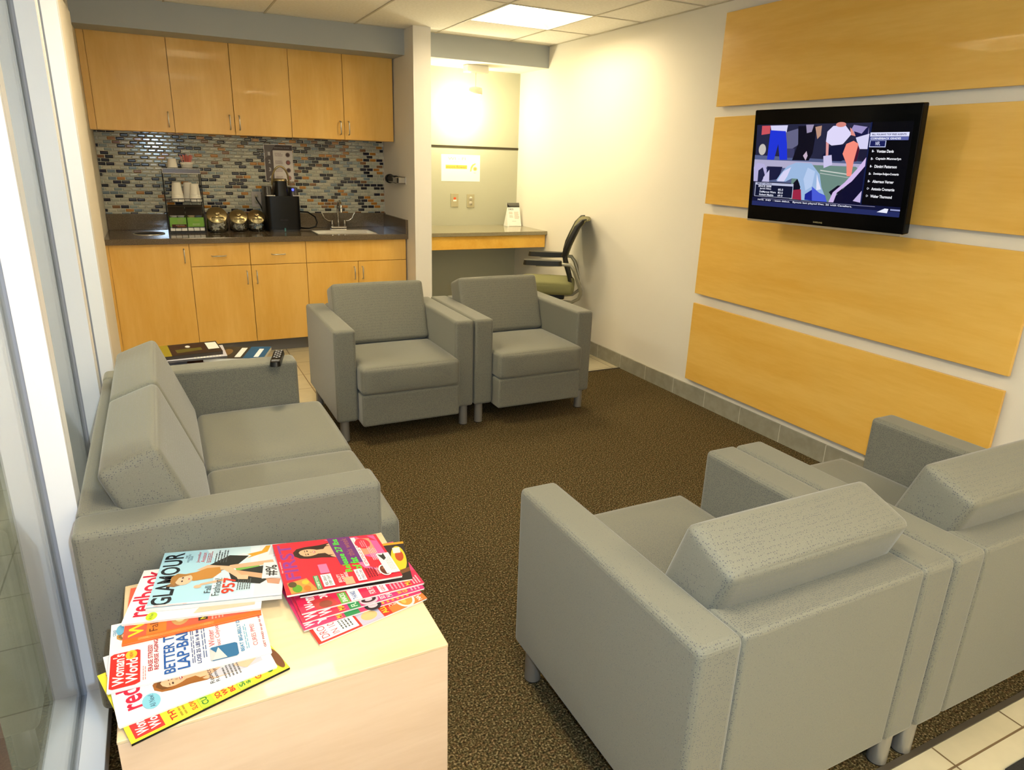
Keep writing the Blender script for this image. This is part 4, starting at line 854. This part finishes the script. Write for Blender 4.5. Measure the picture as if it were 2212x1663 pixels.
def art_w2(A):
    A.rect(0, 0, 1, 1, (226,40,84), 2).rect(.30, 0, 1, 1, (236,60,120)).text("Woman's", .04, .86, .40, .96, WH, 1).text('World', .04, .76, .34, .85, WH, 1).poly([(0,.88),(.18,.90),(.18,.74),(0,.70)], (200,60,60)).ell(.07, .80, .06, .05, (150,70,50)).rect(0, .62, .20, .69, (110,180,70)).text('SNACKS', .02, .635, .18, .675, WH, 1).rect(.0, .52, .20, .61, WH).text('THANKS', .02, .55, .17, .59, (50,90,170), 1)
    A.text('FOR FEB', .04, .40, .2, .45, (250,220,226), 1).rect(.02, .30, .20, .37, (248,240,244)).text('GEO', .04, .32, .16, .35, (214,60,90), 1).lines(0.02, .16, .2, .28, (250,170,190), 4).text('MAY', .03, .10, .2, .15, (250,200,60), 1).lines(.03, .02, .2, .09, (250,200,210), 3)
def art_w3(A):
    A.rect(0, 0, 1, 1, (224,44,80), 2).rect(.0, 0, 1, .66, (214,50,120)).text("Wo", .03, .87, .22, .97, WH, 1).text('Wo', .03, .76, .20, .86, WH, 1).text('MAKE', .03, .66, .2, .71, (250,210,50), 1).rect(0, .54, .24, .63, (40,140,80)).text('FUN!', .03, .56, .2, .61, (200,240,200), 1).ell(.08, .46, .09, .075, (240,190,206)).ell(.08, .46, .05, .06, (60,30,40)).ell(.08, .46, .025, .03, (240,200,214))
    A.text('SISTER', .02, .33, .17, .375, (230,220,226), 1).text('MAMA', .02, .27, .17, .32, (230,220,226), 1).text('WEIGH', .02, .185, .19, .225, (250,200,50), 1).text('GIVEN', .02, .14, .19, .18, (250,200,50), 1).lines(.02, .03, .18, .12, (250,190,210), 3)
def art_w4(A):
    A.rect(0, 0, 1, 1, (222,56,110), 2).rect(.78, .74, 1, 1, (200,30,60)).text('W', .03, .90, .13, .98, WH, 1).text('Y', .03, .80, .13, .88, WH, 1).text('MAY', .02, .68, .14, .73, (250,210,50), 1).rect(0, .54, .16, .66, (40,140,80)).ell(.05, .42, .08, .07, (40,30,40)).ell(.05, .42, .04, .04, (226,200,210)).lines(.02, .1, .2, .36, (250,190,60), 6)
def art_drop(A):
    A.rect(0, 0, 1, 1, (222,46,36), 2).rect(.03, .64, .55, .97, (246,246,246)).text('DROP 14', .06, .885, .44, .95, (206,60,70)).text('IN 10 DAYS', .06, .80, .50, .86, (206,60,70)).lines(.08, .67, .34, .78, (90,90,90), 4).text('YOU', .20, .58, .38, .625, WH, 1).text('BEAUTY', .18, .53, .46, .57, WH, 1)
    A.rect(0, .42, .24, .62, (196,190,214)).ell(.12, .52, .08, .07, (232,190,130)).text('ALL-DAY TIRED', .04, .36, .6, .41, (250,206,40), 1).text('WOW YOUR', .04, .29, .4, .325, (250,230,200), 1).text('CROWD!', .06, .25, .36, .285, (250,230,200), 1).rect(0, 0, .12, .34, (230,120,50)).ell(.16, .17, .17, .085, (240,236,226)).ell(.16, .17, .14, .065, (226,150,60)).ell(.12, .19, .05, .02, (236,190,90)).ell(.2, .15, .05, .02, (200,90,40))
    A.text('NATURAL', .02, .04, .3, .08, WH, 1).text('HAPPY', .3, .06, .5, .10, (250,206,40), 1).rect(.32, .01, .60, .05, WH)
    A.rect(.34, .0, .62, .13, (246,246,242)).lines(.38, .02, .56, .1, (190,190,190), 4)
def art_dark(A):
    A.rect(0, 0, 1, 1, (40,30,28), 2).rect(.94, 0, 1, 1, (226,160,30)).ell(.55, .08, .34, .07, (230,200,40)).ell(.62, .07, .14, .04, (190,70,30)).rect(.7, .05, .85, .12, (240,230,220)).poly([(.2,0),(.3,.0),(.2,.2),(.1,.2)], (120,70,40))
def vadd(b, v): return (b[0]+v[0], b[1]+v[1])
gL = 'magazines fanned in the left pile on the maple table'
v = (-.062, .207); BL, BR = (.182, -4.274), (.456, -4.194)
magazine('yellow magazine at the very bottom of the left pile, black spine showing', vadd(BL, v), vadd(BR, v), BR, BL, .5055, .005, art_yellow, gL, base=(240,226,60), spine=(20,20,20), pages=(60,60,50))
v = (-.034, .211); BL, BR = (.162, -4.231), (.434, -4.188)
magazine('white magazine with smiling long-haired woman and green skirt, second from bottom of left pile', vadd(BL, v), vadd(BR, v), BR, BL, .5100, .0042, art_red1, gL)
magazine('white magazine with large blue BETTER headline in the left pile', (.139, -3.923), (.429, -3.932), (.43, -4.147), (.14, -4.138), .5138, .0035, art_ww, gL)
magazine('orange and red magazine with yellow title letters, middle of the left pile', (.173, -3.802), (.439, -3.811), (.427, -4.016), (.161, -4.007), .5178, .0038, art_orange, gL, spine=(240,110,30))
magazine('white magazine with red lowercase title, second from top of the left pile', (.200, -3.745), (.470, -3.800), (.428, -4.003), (.158, -3.943), .5230, .005, art_red2, gL)
magazine('pale blue magazine with seated woman in black dress, topmost of the left pile', (.246, -3.700), (.520, -3.770), (.475, -3.988), (.205, -3.920), .5330, .0097, art_glam, gL, spine=(244,244,244))
gR = 'magazines fanned in the right pile on the maple table'
magazine('red magazine with DROP 14 IN 10 DAYS corner, bottom of the right pile', (.486, -3.953), (.743, -3.895), (.779, -4.092), (.522, -4.150), .5045, .004, art_drop, gR)
magazine('dark pink magazine just above the bottom one of the right pile', (.476, -3.893), (.745, -3.867), (.772, -4.072), (.501, -4.098), .5085, .0035, art_w4, gR)
magazine('pink magazine with white W letters, third from bottom of the right pile', (.487, -3.873), (.768, -3.859), (.783, -4.064), (.502, -4.078), .5130, .004, art_w3, gR)
magazine('red magazine with green and white headline boxes, right under the dark one', (.492, -3.838), (.774, -3.846), (.787, -4.051), (.505, -4.052), .5180, .0045, art_w2, gR)
magazine('dark magazine with yellow corner peeking out at the right of the pile', (.540, -3.815), (.796, -3.862), (.765, -4.030), (.512, -3.995), .5225, .0042, art_dark, gR, base=(40,30,28))
magazine('bright red and pink magazine with dark-haired woman, topmost of the right pile', (.486, -3.776), (.739, -3.809), (.745, -4.017), (.483, -4.005), .5285, .0055, art_first, gR, lift=lambda a, b: .012*b*1.0)
# far pile behind the sofa arm
def art_far(c1, c2, k):
    def f(A):
        A.rect(0, 0, 1, 1, c1)
        if k == 0: A.poly([(.1,.85),(.9,.8),(.85,.2),(.2,.25)], (60,34,22)).rect(.0, .8, 1, 1, (150,130,30)).poly([(.2,.7),(.5,.72),(.55,.3),(.3,.3)], (96,84,30)).rect(.3, .02, .9, .2, (230,228,220)).ell(.7, .5, .1, .04, (226,220,210))
        if k == 1: A.rect(.1, .4, .9, .6, (190,110,50)).rect(.3, .7, .8, .8, (230,226,210)).rect(.2, .1, .7, .2, (226,222,206)).rect(.5, .22, .9, .3, (235,232,225))
        if k == 2: A.rect(0, 0, 1, .35, (40,84,120)).rect(.1, .1, .8, .18, (226,228,232)).rect(.1, .40, .9, .5, (230,228,220)).ell(.5, .7, .3, .1, (120,90,50))
        if k == 3: [A.rect(.02, .5-.05*j, .12, .52-.05*j, (240,238,220)) for j in range(9)]; A.rect(.15, .5, .9, .95, (200,196,206)).rect(.2, .1, .8, .4, (206,120,40))
    return f
gF = 'magazines on the table behind the sofa arm'
FM = [(.41, -2.03, .04, .516, .0155, 2, (60,70,84), (214,210,200), 'lowest magazine of the far pile, against the table top'), (.43, -2.05, -.04, .532, .0155, 1, (96,60,40), (196,190,176), 'magazine second from the bottom of the far pile'),
      (.42, -2.09, .02, .548, .0155, 3, (214,210,216), (150,150,160), 'pale magazine with striped corner in the far pile'), (.50, -2.03, -.05, .564, .0155, 1, (120,60,30), (200,196,180), 'brown magazine with white labels on the table behind the sofa arm'),
      (.585, -2.07, -.32, .580, .0155, 2, (60,52,40), (210,206,190), 'magazine with a blue corner at the right on the far table'), (.40, -2.05, .02, .590, .0095, 3, (206,202,210), (90,86,84), 'thin grey-edged magazine just below the topmost one of the far pile'), (.38, -2.03, .08, .606, .0155, 0, (52,36,26), (60,50,40), 'dark brown and yellow magazine lying on top of the far pile')]
for (x, y, a, z, th, k, c1, c2, lab) in FM:
    ca, sa = math.cos(a), math.sin(a); q = [(x+dx*ca-dy*sa, y+dx*sa+dy*ca) for dx, dy in ((-.13,.10), (.13,.10), (.13,-.10), (-.13,-.10))]
    magazine(lab, *q, z, th, art_far(c1, c2, k), gF, base=c1, pages=c2)
# remote on sofa arm
rm = thing('remote_control', 'black remote control lying across the far arm of the sofa', 'remote', (.712, -2.40, .6205), math.radians(-14))
rbox(G(), -.022, .022, -.105, .105, 0, .018, .018, taper=.08).build('remote_body', BLACKP, rm)
g = G()
for i in range(3):
    for j in range(8): g.box(-.014+.0105*i, -.007+.0105*i, .085-.016*j, .092-.016*j, .018, .0195, (i+j) % 2)
g.build('keypad', [mat('key_grey', (170,170,170), .5), mat('key_dark', (90,86,84), .5)], rm)
G().box(-.016, .016, -.062, -.058, .018, .0188).box(-.015, .015, -.078, -.075, .018, .0188).build('stripe', mat('key_grey'), rm)

# ------------------------------------------------------------------ office chair in the alcove
OC = thing('desk_chair', 'black mesh-backed desk chair with grey frame at the alcove desk', 'office chair', (3.18, -.83, 0), math.atan2(.533, -.846))
# local: x forward, y to the sitter's left
OFR = mat('chair_frame_grey', (150,146,126), .35, metal=.4); OSEAT = noisy('chair_seat_fabric', (112,110,70), (128,126,84), 500, rough=.9); OBLK = mat('chair_black', (24,22,12), .45)
g = G(); N = 12; prof = [(.092, .80, .030), (.080, .86, .036), (.055, .93, .040), (.02, 1.01, .040), (-.005, 1.045, .046), (-.03, 1.062, .03), (-.075, 1.066, .012)]
def back(g, off, th_k, wk, mi):
    vs_ = []
    for x, z, th in prof:
        for k in range(N+1):
            u_ = -1+2*k/N; vs_.append((x+off+.012*u_*u_, u_*.225*wk, z))
    m = len(prof); n_ = N+1
    b = [(v[0]-prof[i//n_][2]*th_k, v[1], v[2]-.004) for i, v in enumerate(vs_)]
    fs = [(i*n_+k, i*n_+k+1, (i+1)*n_+k+1, (i+1)*n_+k) for i in range(m-1) for k in range(N)]
    fs2 = [tuple(len(vs_)+q for q in f[::-1]) for f in fs]
    ring = list(range(n_))+[j*n_+N for j in range(1, m)]+[(m-1)*n_+k for k in range(N-1, -1, -1)]+[j*n_ for j in range(m-2, 0, -1)]
    fs3 = [(ring[k], len(vs_)+ring[k], len(vs_)+ring[(k+1) % len(ring)], ring[(k+1) % len(ring)]) for k in range(len(ring))]
    g.add(vs_+b, [f[::-1] for f in fs]+[f[::-1] for f in fs2]+fs3, mi, True)
back(g, 0, 1, 1, 0); g.build('backrest', mat('chair_olive', (104,98,56), .6), OC)
for s_ in (-1, 1):
    g = G().tube([(.088+.012, s_*.222, .79), (.075+.006, s_*.226, .86), (.048+.004, s_*.226, .93), (.012+.004, s_*.226, 1.01), (-.02, s_*.222, 1.055), (-.05, s_*.20, 1.063)], [.018,.022,.022,.021,.016,.012], 12)
    g.build('back_frame', OBLK, OC)
for s_ in (-1, 1):
    g = G().tube([(.098, s_*.10, .80), (.086, s_*.10, .73), (.055, s_*.10, .64), (.034, s_*.10, .56)], [.016,.015,.014,.014], 10)
    g.build('back_stem', OBLK, OC)
for s_ in (-1, 1):
    o = G().tube([(.30, s_*.25, .730), (.20, s_*.25, .733), (.10, s_*.25, .742), (.045, s_*.25, .74), (.015, s_*.25, .70), (-.015, s_*.235, .62), (-.042, s_*.22, .55), (-.044, s_*.20, .52), (-.03, s_*.19, .48), (.02, s_*.16, .445), (.12, s_*.12, .44)], [.010,.011,.013,.015,.015,.014,.014,.014,.013,.012,.012], 10).build('side_tube', OFR, OC)
    g = G(); rbox(g, .105, .395, s_*.25-.038, s_*.25+.038, .732, .768, .03, taper=.04); g.build('armrest', OBLK, OC, bevel=.004)
s = cushion(.43, .46, .085, .038, .008); s.v = [v_+Vector((.225, 0, .548)) for v_ in s.v]; s.build('seat', OSEAT, OC)
G().box(.08, .36, -.15, .15, .46, .507).build('seat_pan', OBLK, OC, bevel=.01)
G().tube([(.22, 0, .10), (.22, 0, .47)], .028, 16).build('column', OBLK, OC)
for k in range(5):
    a = k*2*math.pi/5+.3; c_, s2 = math.cos(a), math.sin(a)
    l = G().tube([(.22, 0, .11), (.22+.15*c_, .15*s2, .095), (.22+.27*c_, .27*s2, .075)], [.024,.02,.015], 10).build('base_arm', OBLK, OC)
    G().lathe([(0,-.018),(.027,-.018),(.027,.018),(0,.018)], (.22+.27*c_, .27*s2, .0275), 18, M=Matrix.Rotation(math.pi/2, 4, 'X')).build('caster', OBLK, l)
fm = box('floor_mat', noisy('dark_mat', (26,25,24), (40,38,36), 300, rough=.95, bump=.4), 2.13, 3.25, -5.9, -4.728, .0, .008, bevel=.003)
tag(fm, 'dark floor mat on the cream tiles in the bottom right corner', 'floor mat')
